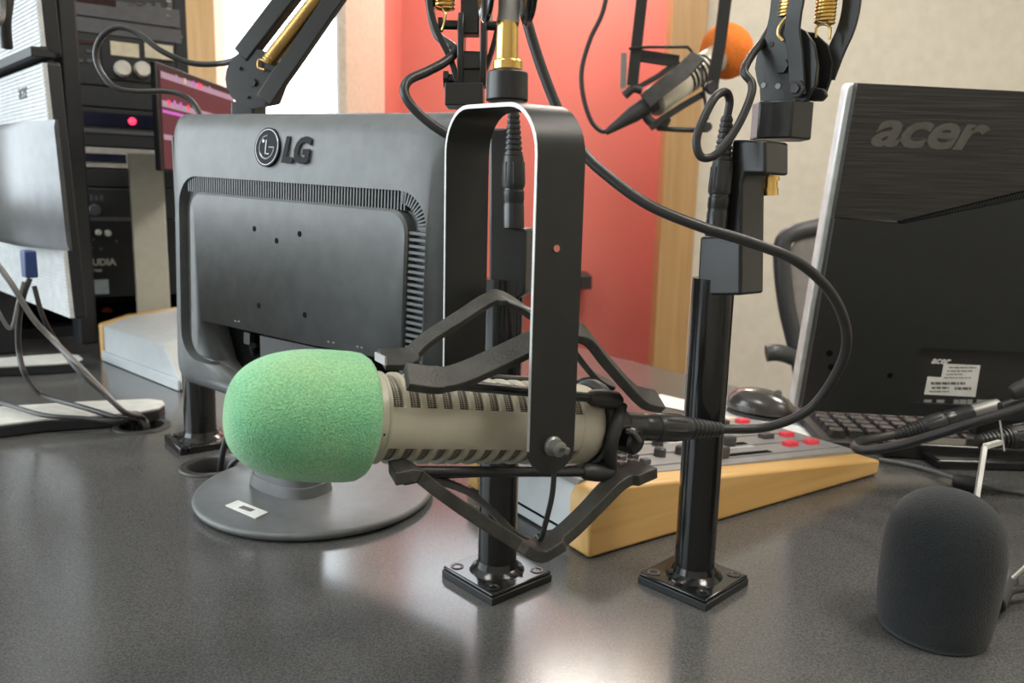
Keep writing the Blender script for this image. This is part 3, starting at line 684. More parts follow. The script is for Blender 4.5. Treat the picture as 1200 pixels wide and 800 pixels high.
# ------------------------------------------------------------------ grey monitor (centre)
YL_, YR_ = .87, .638
TL, TR_, BL_ = at(197, 134, YL_), at(529, 131.5, YR_), at(212, 445, YL_-.005)
fg = Fr(BL_, TR_-TL, y=TL-BL_)
Wd = (TR_-TL).length; Hh = (TL-BL_).length
gm = thing('computer_monitor', 'grey-black monitor seen from behind, round base, vent channel and round face logo', 'monitor', on(371, 578))
def loop(inset, w, r=.02, dl=0, dr=0, dt=0, db=0): return [fg.p(u, v, w) for u, v in rrect(inset+dl, Wd-inset-dr, inset+db, Hh-inset-dt, max(r, .002))]
# vent channel rectangles from the photograph, in the panel's plane
WC = .016
iu0, iv1 = fg.hit(222, 224, WC); iu1, _ = fg.hit(478, 250, WC); iu1b, iv0 = fg.hit(470, 420, WC)
ou0, ov1 = fg.hit(209, 205, WC); ou1, _ = fg.hit(500, 250, WC)
ov0 = .006; iv0 = .016
RC = .030; ov0 = .03; iv0 = .04
L = [loop(.004, -.030, .01), loop(0, -.026, .012), loop(0, -.004, .014), loop(.002, .002, .016), loop(.006, .0065, .018), loop(.012, .0105, .02), loop(.020, .0138, .024)]
L.append([fg.p(u, v, WC) for u, v in rrect(ou0, ou1, ov0+.004, ov1, RC)])
L.append([fg.p(u, v, WC-.009) for u, v in rrect(ou0+.001, ou1-.001, ov0+.005, ov1-.001, RC)])
L.append([fg.p(u, v, WC-.009) for u, v in rrect(iu0-.001, iu1+.001, iv0-.001, iv1+.001, RC*.6)])
L.append([fg.p(u, v, WC-.001) for u, v in rrect(iu0, iu1, iv0, iv1, RC*.6)])
L.append([fg.p(u, v, WC+.001) for u, v in rrect(iu0+.002, iu1-.002, iv0+.002, iv1-.002, RC*.6)])
shell = MB().rings(L).build('rear_shell', M_lg, gm, angle=25)
# connector recess
rec = [fg.hit(*q, WC) for q in ((237, 375), (357, 402), (440, 418), (520, 436), (520, 560), (300, 470), (268, 452), (250, 425))]
vmin = .012; iv0 = .04
rec = [(u, max(v, vmin)) for u, v in rec]
ct = MB().prism(fg, rec, -.012, .05).build('cutter', M_dark, gm)
boolean(shell, [ct])
MB().prism(fg, [(u, v) for u, v in rec], -.0125, -.0118).build('connector_recess', M_dark, gm)
hu = [fg.hit(*q, .004) for q in ((308, 392), (440, 420), (440, 470), (310, 470))]
MB().prism(fg, [(u, max(v, vmin)) for u, v in hu], -.011, .008).build('hinge_cover', M_plastic, gm, bevel=.001)
a = fg.h3(292, 387, -.006); MB().box(Fr(a, fg.x, y=fg.y), (0, .004, 0), (.012, .006, .01)).build('video_socket', M_silver, gm)
MB().box(Fr(a, fg.x, y=fg.y), (0, -.008, 0), (.01, .012, .006)).build('power_socket', M_plastic, gm)
# ribs in the vent channel
mb = MB()
n = int((ou1-ou0-RC*1.2)/.0037)
for i in range(n):
    u = ou0+RC*.5+i*.0037
    mb.box(Fr(fg.p(u, (iv1+ov1)/2, WC-.005), fg.x, y=fg.y), (0, 0, 0), (.0016, ov1-iv1, .0062))
mb.build('vent_grille', M_lgpanel, gm); mb = MB()
n = int((ov1-RC-.036)/.0052)+1
for i in range(n):
    v = .036+i*.0052
    mb.box(Fr(fg.p((iu1+ou1)/2, v, WC-.005), fg.x, y=fg.y), (0, 0, 0), (ou1-iu1, .0024, .0062))
cc = (ou1-RC, ov1-RC)
mb.build('vent_grille', M_lgpanel, gm); mb = MB()
for i in range(13):
    a = PI/2*(i+.5)/13; ri, ro = RC-(ou1-iu1)*1.0, RC
    mid = ((RC+.012)/2)
    p = fg.p(cc[0]+math.cos(a)*.026, cc[1]+math.sin(a)*.026, WC-.005)
    mb.box(Fr(p, fg.x*math.cos(a)+fg.y*math.sin(a), n=fg.z), (0, 0, 0), (.013, .0017, .0062))
mb.build('vent_grille', M_lgpanel, gm)
for px, py in ((298, 268), (351, 274), (324, 282), (303, 358), (357, 369)):
    o = fg.h3(px, py, WC+.0012); MB().cyl(o-fg.z*.0006, o+fg.z*.0001, .0027, n=16).build('screw_hole', M_dark, gm)
# logo: round face mark and letters
lu, lv = fg.hit(312.5, 172.5, .0165); WL_ = .0148
fgl = Fr(fg.p(lu, lv, WL_), fg.x, n=(fg.z*1+fg.y*.12))
MB().cyl(fgl.p(0, 0, -.002), fgl.p(0, 0, .0016), .0178, n=48).build('logo_disc', M_logo, gm)
mb = MB(); mb.tube([fgl.p(.0160*math.cos(t), .0160*math.sin(t), .0016) for t in [2*PI*k/40 for k in range(41)]], .0004, 6, smooth=False)
mb.tube([fgl.p(.0105*math.cos(t), .0105*math.sin(t), .0016) for t in [PI/2+1.5*PI*k/30 for k in range(31)]] , .0007, 6, smooth=False)
mb.tube([fgl.p(.0105, 0, .0016), fgl.p(.003, 0, .0016)], .0007, 6, smooth=False)
mb.tube([fgl.p(-.001, .0065, .0016), fgl.p(-.001, -.006, .0016), fgl.p(.004, -.006, .0016)], .0007, 6, smooth=False)
mb.cyl(fgl.p(-.0055, .0055, .0015), fgl.p(-.0055, .0055, .002), .0014, n=12)
mb.build('logo_face_lines', M_silver, gm)
lu2, lv2 = fg.hit(330, 188, .0165)
MB().text(fgl, 'LG', .031, lu2-lu, lv2-lv-.001, .0012, .0006, shear=.18, bold=.0013, sx=.98).build('logo_letters', M_logo, gm)
# small printed marks
mb = MB()
for px, py in ((277, 376), (281, 376.6), (386, 400), (392, 401), (420, 406), (425, 407)):
    u, v = fg.hit(px, py, WC); mb.box(fg, (u, v, WC+.0011), (.003, .0015, .0002))
mb.build('printed_marks', M_ink, gm)
# stand
bc = on(371, 580)
MB().lathe(bc, (0, 0, 1), [(0, .112), (.003, .117), (.006, .1185), (.0085, .1175), (.0095, .1145), (.0098, .08), (.0098, .03)], 96).build('round_base', M_lg, gm, angle=50)
nk = V((bc.x-.026, bc.y+.0, bc.z+.0095)); xs = fg.x; ys = V((fg.z.x, fg.z.y, 0)).normalized()
R = []
for h, a, b, oy in ((0, .046, .030, 0), (.012, .043, .028, 0), (.0125, .0415, .027, 0), (.045, .037, .024, .001), (.09, .034, .02, .0)):
    R.append([nk+xs*a*(abs(math.cos(t))**.7*(1 if math.cos(t) > 0 else -1))+ys*(b*(abs(math.sin(t))**.7*(1 if math.sin(t) > 0 else -1))+oy)+V((0, 0, h)) for t in [2*PI*k/40 for k in range(40)]])
MB().rings(R).build('stand_neck', M_lg, gm)
# sticker on the base
fs_ = Fr(on(289, 597, DZ+.0105), on(304, 606, DZ+.0105)-on(264, 592, DZ+.0105), n=(0, 0, 1))
q = [fs_.hit(*p) for p in ((264, 592), (279, 586), (314, 600), (299, 607))]
MB().prism(fs_, q, -.0006, .0002).build('asset_sticker', M_white, gm)
mb = MB(); cx_, cy_ = fs_.hit(289, 596)
for i in range(14): mb.box(fs_, (cx_-.008+i*.00125, cy_, .0003), (.0006 if i % 3 else .0009, .006, .0002))
mb.build('sticker_barcode', M_ink, gm)
# cables behind foam into the grommet
cg = thing('monitor_cable', 'pair of black cables dropping into the grommet behind the green foam', 'cable', g2)
MB().tube([g2+V((.006, .006, -.03)), g2+V((.007, .006, .0)), g2+V((.014, .006, .03)), at(268, 520, g2.y+.01), at(290, 480, g2.y+.0), at(300, 430, g2.y-.015), fg.h3(296, 405, -.002)], .0036).build('jacket', M_rubber, cg)
MB().tube([g2+V((.018, -.004, -.03)), g2+V((.02, -.004, .0)), g2+V((.035, -.004, .014)), g2+V((.06, .0, .02)), g2+V((.085, .012, .06)), fg.h3(320, 455, -.0)], .003).build('jacket', M_rubber, cg)

# ------------------------------------------------------------------ right monitor (acer)
YA2 = .95
TLa, BLa = at(985, 93, YA2-.035), at(930, 480, YA2+.02)
xa = (at(1200, 104, YA2-.035)-TLa)
fA = Fr(BLa, xa, y=TLa-BLa); HA = (TLa-BLa).length; WA = .56
am = thing('computer_monitor', 'wide dark monitor with brushed back panel and white rating label, right of the desk', 'monitor', V((fA.p(WA/2, 0).x, fA.p(0, 0).y+.05, DZ)))
MB().prism(fA, rrect(0, WA, 0, HA-.003, .008), -.024, -.006).build('front_bezel', M_aceredge, am, bevel=.002)
# brushed upper panel and smooth lower panel, divided by a rising vent line
s1 = fA.hit(1055, 258); s2 = fA.hit(1200, 222); 
sl_ = (s2[1]-s1[1])/(s2[0]-s1[0]); mid = WA/2
vm = s1[1]+sl_*(mid-s1[0]) if mid > s1[0] else s1[1]
e0 = .007
lv_ = fA.hit(948, 268)[1]
pk = (mid, s1[1]+sl_*(mid-s1[0]))
up = [(e0, HA-.003), (e0, s1[1]), s1, pk, (2*mid-s1[0], s1[1]), (WA-.003, s1[1]), (WA-.003, HA-.003)]
MB().prism(fA, up, -.006, .0045).build('brushed_panel', M_acer, am, flat=True)
lo0 = fA.hit(931, 476)
lr = [(e0, s1[1]-.0005), (e0, .002), (WA-e0, .002), (WA-e0, s1[1]-.0005), (2*mid-s1[0], s1[1]-.0005), (pk[0], pk[1]-.012), (s1[0], s1[1]-.0035)]
lower = MB().prism(fA, lr, -.006, .007).build('lower_shell', M_acerlow, am, flat=True)
mb = MB(); nn = 46
MB().prism(fA, [(s1[0]-.004, s1[1]-.002), (pk[0], pk[1]-.014), (pk[0], pk[1]), (s1[0], s1[1]+.001)], .0, .0046).build('vent_slot', M_dark, am)
dx = pk[0]-s1[0]; 
for i in range(60):
    t = (i+.5)/60; u = s1[0]+dx*t; v = s1[1]+(pk[1]-s1[1])*t; hgt = .001+.010*t
    mb.box(Fr(fA.p(u, v-hgt/2-.001, .005), fA.x+fA.y*-.25, n=fA.z), (0, 0, 0), (.0013, hgt, .001))
mb.build('vent_ribs', M_plastic, am)
# recess with rating label
ra = [fA.hit(*q, .007) for q in ((1071, 408), (1078, 404))]; ru0 = fA.hit(1071, 440, .007)[0]; rv1 = fA.hit(1100, 408, .007)[1]
ct = MB().prism(fA, rrect(ru0, WA-ru0, .02, rv1, .006), .002, .05).build('cutter', M_dark, am)
boolean(lower, [ct])
MB().prism(fA, rrect(ru0+.0005, WA-ru0-.0005, .0205, rv1-.0005, .006), .001, .0022).build('label_recess', M_plastic, am)
def qd(mb, pts, off, th=.0003): return mb.prism(fA, [fA.hit(*p, off) for p in pts], off-th, off)
qd(MB(), [(1083, 462), (1087, 441), (1103, 442), (1106, 426), (1149, 428), (1143, 465)], .0026).build('rating_label', M_white, am)
mb = MB()
for y, x0, x1, t in ((430, 1112, 1144, 1.2), (434, 1110, 1140, 1.2), (438, 1109, 1128, 1), (442, 1106, 1138, 1), (447.5, 1091, 1131, 3), (453, 1092, 1112, 2.4), (453.5, 1119, 1138, 3), (458, 1089, 1112, 1.2)):
    nseg = 7; r_ = random.Random(int(y*7))
    x = x0
    while x < x1:
        l = r_.uniform(2, 7); qd(mb, [(x, y), (min(x+l, x1), y+.2), (min(x+l, x1), y+.2+t), (x, y+t)], .0028); x += l+r_.uniform(.7, 1.6)
mb.build('label_print', M_ink, am)
la = fA.hit(1091, 425.5, .0026)
MB().text(fA, 'acer', .0125, la[0], la[1], .0024, .0004, shear=.35, bold=.0003).build('label_brand', M_white, am)
mb = MB()
for x, w_ in ((1083, 9), (1098, 9), (1118, 6), (1125, 8), (1134, 6), (1145, 11), (1160, 10)):
    qd(mb, [(x, 468), (x+w_, 468.3), (x+w_-1, 474.5), (x-1, 474.2)], .0028)
mb.build('approval_marks', mat('faint_grey_print', (.3, .3, .3), .5), am)
for px, py in ((1043, 440), (974, 430), (972, 414)):
    o = fA.h3(px, py, .0072); MB().cyl(o-fA.z*.0008, o, .0035 if px > 1000 else .004, n=20).build('screw_hole', M_dark, am)
ta = fA.hit(1022, 169, .004); tb = fA.hit(1166, 170, .004)
fAt = fA
mb = MB(); mb.text(fA, 'acer', .0560, ta[0]-.004, ta[1], .0046, .0006, shear=.3, bold=.0016, sx=1.28, space=.96)
mb.build('logo_letters', M_acertext, am)
xm = fA.p(WA/2, 0, -.0).x
MB().box(Fr(V((xm, fA.p(0, 0).y+.03, DZ)), (1, 0, 0), (0, 1, 0)), (0, 0, .006), (.26, .2, .012)).build('stand_base', M_gloss, am, bevel=.003)
MB().box(Fr(V((xm, fA.p(0, 0).y+.05, DZ)), (1, 0, 0), (0, 1, 0)), (0, -.02, .09), (.07, .025, .17)).build('stand_neck', M_plastic, am, bevel=.003)

# ------------------------------------------------------------------ mixing console (right, wedge with wooden side cheek)
o = on(690, 656); a = math.radians(34)
cx, cy = V((math.cos(a), math.sin(a), 0)), V((-math.sin(a), math.cos(a), 0))
LC, DC, h0, h1 = .428, .205, .060, .020
cn = thing('mixing_console', 'low wedge mixing console with honey maple side cheek and red buttons', 'mixing console', o)
fside = Fr(o, cx, y=(0, 0, 1))          # looks towards the camera side
hh = lambda u: h0+(h1-h0)*u/LC
MB().prism(fside, [(0, .001), (LC, .001), (LC+.002, h1-.003), (LC-.01, h1), (.02, h0+.0015), (.006, h0-.001), (0, h0-.01)], -.030, 0).build('wooden_cheek', M_maple, cn, bevel=.003, seg=3)
oc = o+cy*DC
MB().prism(Fr(oc, cx, y=(0, 0, 1)), [(0, .001), (LC, .001), (LC+.002, h1-.003), (LC-.01, h1), (.02, h0+.0015), (.006, h0-.001), (0, h0-.01)], 0, .022).build('wooden_cheek', M_maple, cn, bevel=.003)
MB().prism(fside, [(.003, .002), (LC-.004, .002), (LC-.004, h1-.004), (.008, h0-.003), (.003, h0-.012)], -DC+.0225, -.0305).build('housing', M_conwhite, cn, bevel=.001)
MB().prism(fside, [(.0005, .013), (.003, .013), (.003, .014), (.0005, .014)], -DC+.023, -.031).build('rear_seam', M_dark, cn)
fT = Fr(o+V((0, 0, h0+.0005)), cx*LC+V((0, 0, h1-h0)), y=cy)
def tbox(name, u, v, su, sv, h, m, bevel=.0006, par=None):
    return MB().box(fT, (u, v, h/2-.003), (su, sv, h)).build(name, m, par or cn, bevel=bevel)
tbox('top_plate', LC/2, DC/2, LC-.012, DC-.05, .006, M_contop)
nch = 4; cwid = (DC-.07)/nch
for i in range(nch):
    v = .040+cwid*(i+.5)-.003
    tbox('channel_strip', LC/2+.01, v, LC-.05, cwid-.005, .0075, M_contop)
    tbox('fader_track', LC*.56, v-.009, .1, .007, .0082, M_dark, 0)
    tbox('fader_knob', LC*.56+(-.03, .02, .035, -.02, .01)[i], v-.009, .018, .011, .018, M_darkbtn, .002)
    for k, uu in enumerate((.80, .89)):
        tbox('lit_button', LC*uu, v+.004, .019, .011, .013, M_redbtn if (i+k) % 2 == 0 or i == 0 else M_darkbtn, .002)
    for k in range(4):
        for l in range(2):
            tbox('small_button', .055+k*.016, v-.009+l*.017, .009, .008, .0125, M_darkbtn if (k+l) % 3 else M_silverplastic, .001)
    for k in range(2):
        p = fT.p(.15+k*.03-.01, v+.009, .004); MB().lathe(p, fT.z, [(-.002, .0065), (.008, .006), (.0095, .004)], 18).build('rotary_knob', M_darkbtn, cn)
    tbox('fader_label', LC*.56, v+.013, .1, .006, .0078, M_conwhite, 0)
# ------------------------------------------------------------------ paper, mouse, keyboard
def paper(name, pts, m, label, z=DZ+.0004):
    f = Fr((0, 0, z), (1, 0, 0), (0, 1, 0)); q = [tuple(on(*p, z)[:2]) for p in pts]
    o = MB().prism(f, q, 0, .0004).build(name, m, flat=True); return tag(o, label, 'paper')
paper('printed_sheet', [(785, 476), (835, 462), (1010, 503), (985, 522), (900, 498)], M_paper, 'blue printed sheet lying under the mouse')
paper('printed_sheet', [(748, 470), (775, 462), (960, 505), (1000, 519), (985, 525), (830, 487)], M_paperw, 'white sheet edge showing between the console and the blue sheet', DZ+.001)
ms = on(890, 487); me_ = thing('computer_mouse', 'dark pearl computer mouse on the blue printed sheet', 'mouse', ms+V((0, 0, .001)))
da = math.radians(-38)
def mouse_shell(z0, z1, sx, sy, n=14):
    R = []
    for i in range(n+1):
        t = i/n; k = math.sqrt(max(0, 1-t**2.4)); z = z0+(z1-z0)*t
        R.append([ms+V((0, 0, z+.001))+V((math.cos(da)*sx*k*math.cos(q)-math.sin(da)*sy*k*math.sin(q), math.sin(da)*sx*k*math.cos(q)+math.cos(da)*sy*k*math.sin(q), (.004*k*math.cos(q)*(-t)))) for q in [2*PI*j/32 for j in range(32)]])
    return R
MB().rings([[p+V((0, 0, -0)) for p in mouse_shell(.0, .012, .050, .031)[j]] for j in range(0, 9)]).build('base', M_plastic, me_)
MB().rings(mouse_shell(.008, .040, .0505, .0315)).build('shell', M_mouse, me_, angle=60)
wp = ms+V((math.cos(da)*.024, math.sin(da)*.024, .0375)); MB().cyl(wp-V((math.sin(-da), math.cos(da), 0))*.003, wp+V((math.sin(-da), math.cos(da), 0))*.003, .005, n=16).build('scroll_wheel', M_steel, me_)
MB().tube([ms+V((math.cos(da)*.048, math.sin(da)*.048, .008)), ms+V((.05, -.05, .003)), ms+V((.08, -.075, .003)), ms+V((.13, -.06, .003)), ms+V((.2, -.02, .003))], .0016).build('cord', M_cablegrey, me_)
ko = on(966, 521, DZ+.004); kx = V((.99, -.10, 0)).normalized(); ky = V((.10, .99, 0)).normalized()
kb = thing('keyboard', 'black keyboard poking out under the wide dark monitor', 'keyboard', V((ko.x, ko.y, DZ)))
fk = Fr(V((ko.x, ko.y, DZ)), kx, y=ky)
MB().prism(fk, rrect(-.004, .44, -.008, .14, .008), .001, .012).build('keyboard_case', M_plastic, kb, bevel=.002)
for r in range(5):
    for k in range(18):
        u, v = .008+k*.0235, .008+r*.0225
        MB().rings([[fk.p(u+a*.0105+.0105, v+b*.0100+.0095, .0115) for a, b in ((-1,-1), (1,-1), (1,1), (-1,1))], [fk.p(u+a*.0078+.0105, v+b*.0076+.0100, .0215) for a, b in ((-1,-1), (1,-1), (1,1), (-1,1))]]).build('keycap', M_key, kb, bevel=.0012)
# papers stack behind the monitor
bo = on(1062, 517); bk = MB().box(Fr(V((bo.x+.09, bo.y+.02, DZ)), kx, y=ky), (.03, .24, .028), (.2, .1, .05)).build('document_box', mat('manila_card', (.42, .4, .34), .7), bevel=.002)
tag(bk, 'low beige card box behind the keyboard under the dark monitor', 'box')

# ------------------------------------------------------------------ black foam windscreen in the foreground
bf = on(1091, 748); 
pr = [(0, .030), (.001, .0355), (.005, .0372), (.015, .0385), (.03, .0395), (.05, .0400), (.062, .0398), (.072, .0385), (.082, .036), (.090, .0315), (.096, .0255), (.1005, .018), (.103, .0095), (.1038, .002)]
pr = [(h*1.03, r*1.0) for h, r in pr]
fw = MB().lathe(bf+V((.006, .012, 0)), (.035, 0, 1), pr, 80).build('foam_windscreen', M_blackfoam, angle=60)
tag(fw, 'charcoal black foam microphone windscreen standing alone on the desk front right', 'foam windscreen')
# support rod with folded foot behind it
ms_ = thing('microphone_table_stand', 'thin silver rod stand behind the charcoal foam windscreen with a taped joint', 'stand', on(1168, 716, DZ))
pA, pB, pC = at(1143, 592, .60), at(1154, 523, .635), at(1172, 518, .66)
MB().strip([on(1140, 640)+V((0, 0, .001)), pA, pB], (1, 0, 0), .0042, .003, smooth=False).build('rod', M_steel, ms_, bevel=.0004)
MB().strip([pB, pC], (0, 0, 1), .004, .0035, smooth=False).build('rod_hook', M_foot, ms_)
MB().cyl(on(1164, 708, DZ+.009), on(1182, 676, DZ+.016), .0085, .0075).build('taped_joint', M_plastic, ms_, bevel=.0015)
MB().tube([on(1170, 690, DZ+.014), on(1188, 676, DZ+.02), on(1215, 652, DZ+.03), on(1260, 620, DZ+.05)], .0024).build('leg', M_steel, ms_)
MB().tube([on(1168, 700, DZ+.012), on(1195, 690, DZ+.014), on(1240, 690, DZ+.01)], .003).build('leg', M_satin, ms_)
MB().tube([on(1160, 668, DZ+.02), on(1166, 682, DZ+.016), on(1164, 700, DZ+.010)], .0012).build('leg', M_steel, ms_)
# cables at the right edge
cr_ = thing('microphone_cable', 'thick black cable hooking back at the console end to a ribbed plug', 'cable', on(1060, 560))
jp = [at(1260, 450, .66), at(1200, 477, .67), at(1150, 492, .68), at(1100, 508, .70), at(1060, 520, .72), at(1030, 526, .735), at(1008, 527, .745), at(1002, 521, .76), at(1012, 516, .78), at(1030, 513, .79), at(1048, 509, .795)]
MB().tube(jp, .0046, 14).build('jacket', M_rubber, cr_)
xlr(cr_, at(1140, 484, .79), at(1046, 510, .795), 1.0)
MB().lathe(at(1136, 485, .79), at(1168, 476, .79)-at(1136, 485, .79), [(0, .009), (.004, .0092), (.022, .0092), (.027, .008), (.030, .008)], 24).build('plug_barrel', M_steel, cr_)
c2 = thing('microphone_cable', 'short black plug lying below the dark monitor beside the ribbed plug', 'cable', on(1180, 560))
xlr(c2, at(1245, 505, .80), at(1145, 517, .80), 1.35)
c3 = thing('microphone_plug', 'grey cable plug tip entering at the right edge over the label', 'plug', on(1200, 520))
MB().lathe(at(1184, 462, .74), at(1230, 440, .74)-at(1184, 462, .74), [(0, .003), (.0015, .0065), (.006, .008), (.02, .0085), (.05, .0085)], 24).build('plug_shell', M_plastic, c3)
MB().lathe(at(1172, 480, .75), at(1230, 463, .75)-at(1172, 480, .75), [(0, .004), (.0015, .007), (.01, .0075), (.06, .0075)], 24).build('plug_shell', M_rubber, c3)
MB().strip([at(1171, 488, .748), at(1177, 528, .748)], (1, 0, 0), .0012, .0012, smooth=False).build('pull_tag', M_foot, c3)
c4 = thing('power_cable', 'thin grey cable with black ferrite sleeve behind the charcoal foam windscreen', 'cable', on(1130, 565))
MB().tube([on(1030, 538, DZ+.004), on(1068, 545, DZ+.004), on(1090, 551, DZ+.004), on(1118, 560, DZ+.006), on(1145, 566, DZ+.006), on(1180, 574, DZ+.004), on(1250, 584, DZ+.004)], .0024).build('jacket', M_cablegrey, c4)
MB().lathe(on(1117, 562, DZ+.0085), on(1146, 568, DZ+.0085)-on(1117, 562, DZ+.0085), [(0, .006), (.001, .0078), (.026, .0078), (.027, .006)], 24).build('ferrite_sleeve', M_rubber, c4)
ps = on(1045, 548); 
pw = MB().box(Fr(V((ps.x+.14, ps.y+.05, DZ)), kx, y=ky), (.02, -.01, .011), (.30, .035, .02)).build('power_strip', M_gloss, bevel=.003)
tag(pw, 'long low glossy black bar lying in front of the dark monitor foot', 'power strip')

# ------------------------------------------------------------------ background microphone (orange)
YO = 1.55
mo = thing('broadcast_microphone', 'fawn microphone with orange foam windscreen hanging against the coral wall', 'microphone', at(790, 110, YO))
P0, P1 = at(764, 121, YO-.06), at(846, 64, YO+.05); dm = (P1-P0).normalized(); Lm = (P1-P0).length
MB().lathe(P0, dm, [(0, .02), (.004, .0265), (.01, .0275), (Lm*.33, .0275), (Lm*.34, .0262), (Lm*.9, .0262), (Lm*.95, .0275), (Lm, .0275)], 40).build('body', M_re, mo)
xo, yo, _ = basis(dm)
for k in range(6):
    mb = MB(); a0 = P0+dm*(Lm*.42+k*.0115)
    q = []; 
    R = [[a0+dm*s+(xo*math.cos(t)+yo*math.sin(t))*.0268 for s in (0, .0055)] for t in [2*PI*j/40 for j in range(40)]]
    vs = [p for r in R for p in r]; fs_q = [(2*j, 2*j+1, (2*j+3) % 80, (2*j+2) % 80) for j in range(40)]
    mb.add(vs, fs_q).build('vent_grille', M_dark, mo)
pf = [(0, .03), (.006, .042), (.02, .05), (.036, .053), (.052, .05), (.066, .04), (.074, .026), (.078, .01), (.0785, .001)]
of = MB().lathe(P1-dm*.02, dm, pf, 60).build('foam_windscreen', M_orange, mo, angle=60)
so = thing('shock_mount', 'black shock mount and straight yoke bars holding the orange-foamed microphone', 'shock mount', at(790, 150, YO))
def sb(root, name, pts, wpx, dep=.006, Y=YO, m=M_satin):
    return MB().strip([at(p[0], p[1], p[2] if len(p) > 2 else Y) for p in pts], (1, 0, .4), wpx/FPX*Y, dep, smooth=False).build(name, m, root, bevel=.0006)
sb(so, 'yoke', [(757, -40, YO-.06), (752, 0, YO-.06), (745, 62, YO-.06), (741, 100, YO-.06)], 12)
sb(so, 'yoke', [(856, -40, YO-.07), (850, 0, YO-.07), (843, 55, YO-.07), (835, 98, YO-.07)], 13)
MB().cyl(at(750, -40, YO-.065), at(863, -40, YO-.065), .009).build('yoke_crossbar', M_satin, so)
MB().tube([at(737, 57, YO-.07), at(760, 55, YO-.07), at(806, 55, YO-.07), at(812, 62, YO-.06)], .0028, smooth=False).build('cradle_rod', M_satin, so)
sb(so, 'suspension_strip', [(748, 65, YO-.05), (795, 72, YO-.05)], 12, .012)
sb(so, 'suspension_strip', [(795, 72, YO-.05), (770, 90, YO-.06), (746, 103, YO-.06)], 5, .006)
sb(so, 'suspension_strip', [(818, 66, YO-.08), (800, 84, YO-.09), (775, 103, YO-.09), (756, 119, YO-.09)], 17, .008, m=M_cradle)
sb(so, 'suspension_strip', [(824, 110, YO-.08), (800, 124, YO-.08), (775, 140, YO-.08), (762, 150, YO-.08)], 7, .006)
MB().tube([at(770, 150, YO-.05), at(800, 152, YO-.05), at(829, 152, YO-.05)], .0048).build('cradle_rod', M_satin, so)
MB().tube([at(822, 78, YO-.09), at(824, 100, YO-.09), at(829, 140, YO-.08)], .0028).build('cradle_rod', M_satin, so)
MB().lathe(at(834, 103, YO-.09), (0, -1, 0), [(0, .012), (.01, .01)], 20).build('pivot_knob', M_plastic, so)
MB().lathe(at(828, 149, YO-.07), (0, -1, 0), [(0, .009), (.01, .008)], 20).build('pivot_knob', M_plastic, so)
MB().strip([at(731, 62, YO-.02), at(730, 104, YO-.02)], (1, 0, 0), .011, .003, smooth=False).build('yoke_edge', M_edge, so)
MB().tube([at(732, 112, YO-.06), at(742, 104, YO-.06), at(752, 106, YO-.06)], .0075).build('rear_bracket', M_plastic, so)
MB().tube([at(752, 128, YO-.07), at(762, 142, YO-.07), at(776, 146, YO-.07), at(782, 138, YO-.07)], .0085).build('rear_bracket', M_plastic, so)
co = thing('microphone_cable', 'thin black cable curving down the coral wall to the orange-foamed microphone', 'cable', at(712, 153, YO-.08))
MB().lathe(at(766, 118, YO-.07), at(712, 154, YO-.08)-at(766, 118, YO-.07), [(0, .019), (.012, .018), (.014, .0155), (.045, .015), (.06, .012), (.09, .0075), (.103, .005)], 28).build('plug_shell', M_plastic, co)
MB().tube([at(714, 153, YO-.08), at(704, 153, YO-.08), at(692, 140, YO-.08), at(683, 110, YO-.08), at(682, 80, YO-.08), at(692, 45, YO-.08), at(706, 15, YO-.08), at(716, -30, YO-.08)], .0042).build('jacket', M_rubber, co)
# ledge with small box on the coral wall (source of the diagonal shadow)
lg_ = at(650, 327, YB2-.14)
le = MB().box(Fr(lg_, (1, 0, 0), (0, 0, 1)), (.0, 0, -.0), (.32, .06, .25)).build('wall_ledge', M_plastic, bevel=.004)
tag(le, 'small black ledge fixed to the coral wall behind the yoke', 'shelf')

# ------------------------------------------------------------------ office chair behind the desk edge
YC = 1.75
ch = thing('office_chair', 'grey-black mesh office chair behind the dark monitor', 'chair', V((at(1010, 400, YC+.05).x, YC+.15, 0)))
bkp = [(1062, 480), (1050, 300), (1030, 268), (985, 262), (950, 268), (928, 274), (917, 286), (917, 320), (922, 360), (930, 395), (938, 430), (944, 480)]
MB().tube([at(px, py, YC) for px, py in bkp], .019, 12, sub=5).build('back_frame', M_chair, ch)
fb2 = Fr(at(990, 380, YC), (1, 0, 0), (0, 0, 1))
MB().prism(fb2, [fb2.hit(*q) for q in [(1055, 470), (1045, 300), (1025, 275), (985, 270), (935, 280), (924, 295), (924, 330), (930, 365), (940, 410), (950, 470)]], -.004, .004).build('backrest_mesh', M_mesh, ch)
MB().tube([at(898, 414, YC-.1), at(910, 413, YC-.1), at(925, 417, YC-.06), at(940, 428, YC+.02), at(950, 470, YC+.05)], .018, 12).build('armrest', M_chair, ch)
cxm = at(1000, 400, YC).x
MB().box(W0, (cxm, YC+.2, .47), (.46, .46, .06)).build('seat', M_chair, ch, bevel=.02)
MB().cyl((cxm, YC+.2, .1), (cxm, YC+.2, .45), .03).build('column', M_satin, ch)
for k in range(5):
    a = 2*PI*k/5; MB().cyl((cxm, YC+.2, .12), (cxm+.28*math.cos(a), YC+.2+.28*math.sin(a), .05), .018, .012).build('leg', M_chair, ch)
    MB().sphere((cxm+.28*math.cos(a), YC+.2+.28*math.sin(a), .026), .026, 10).build('castor', M_plastic, ch)
MB().box(W0, (cxm, YC+.03, .62), (.06, .02, .3)).build('back_support', M_chair, ch)

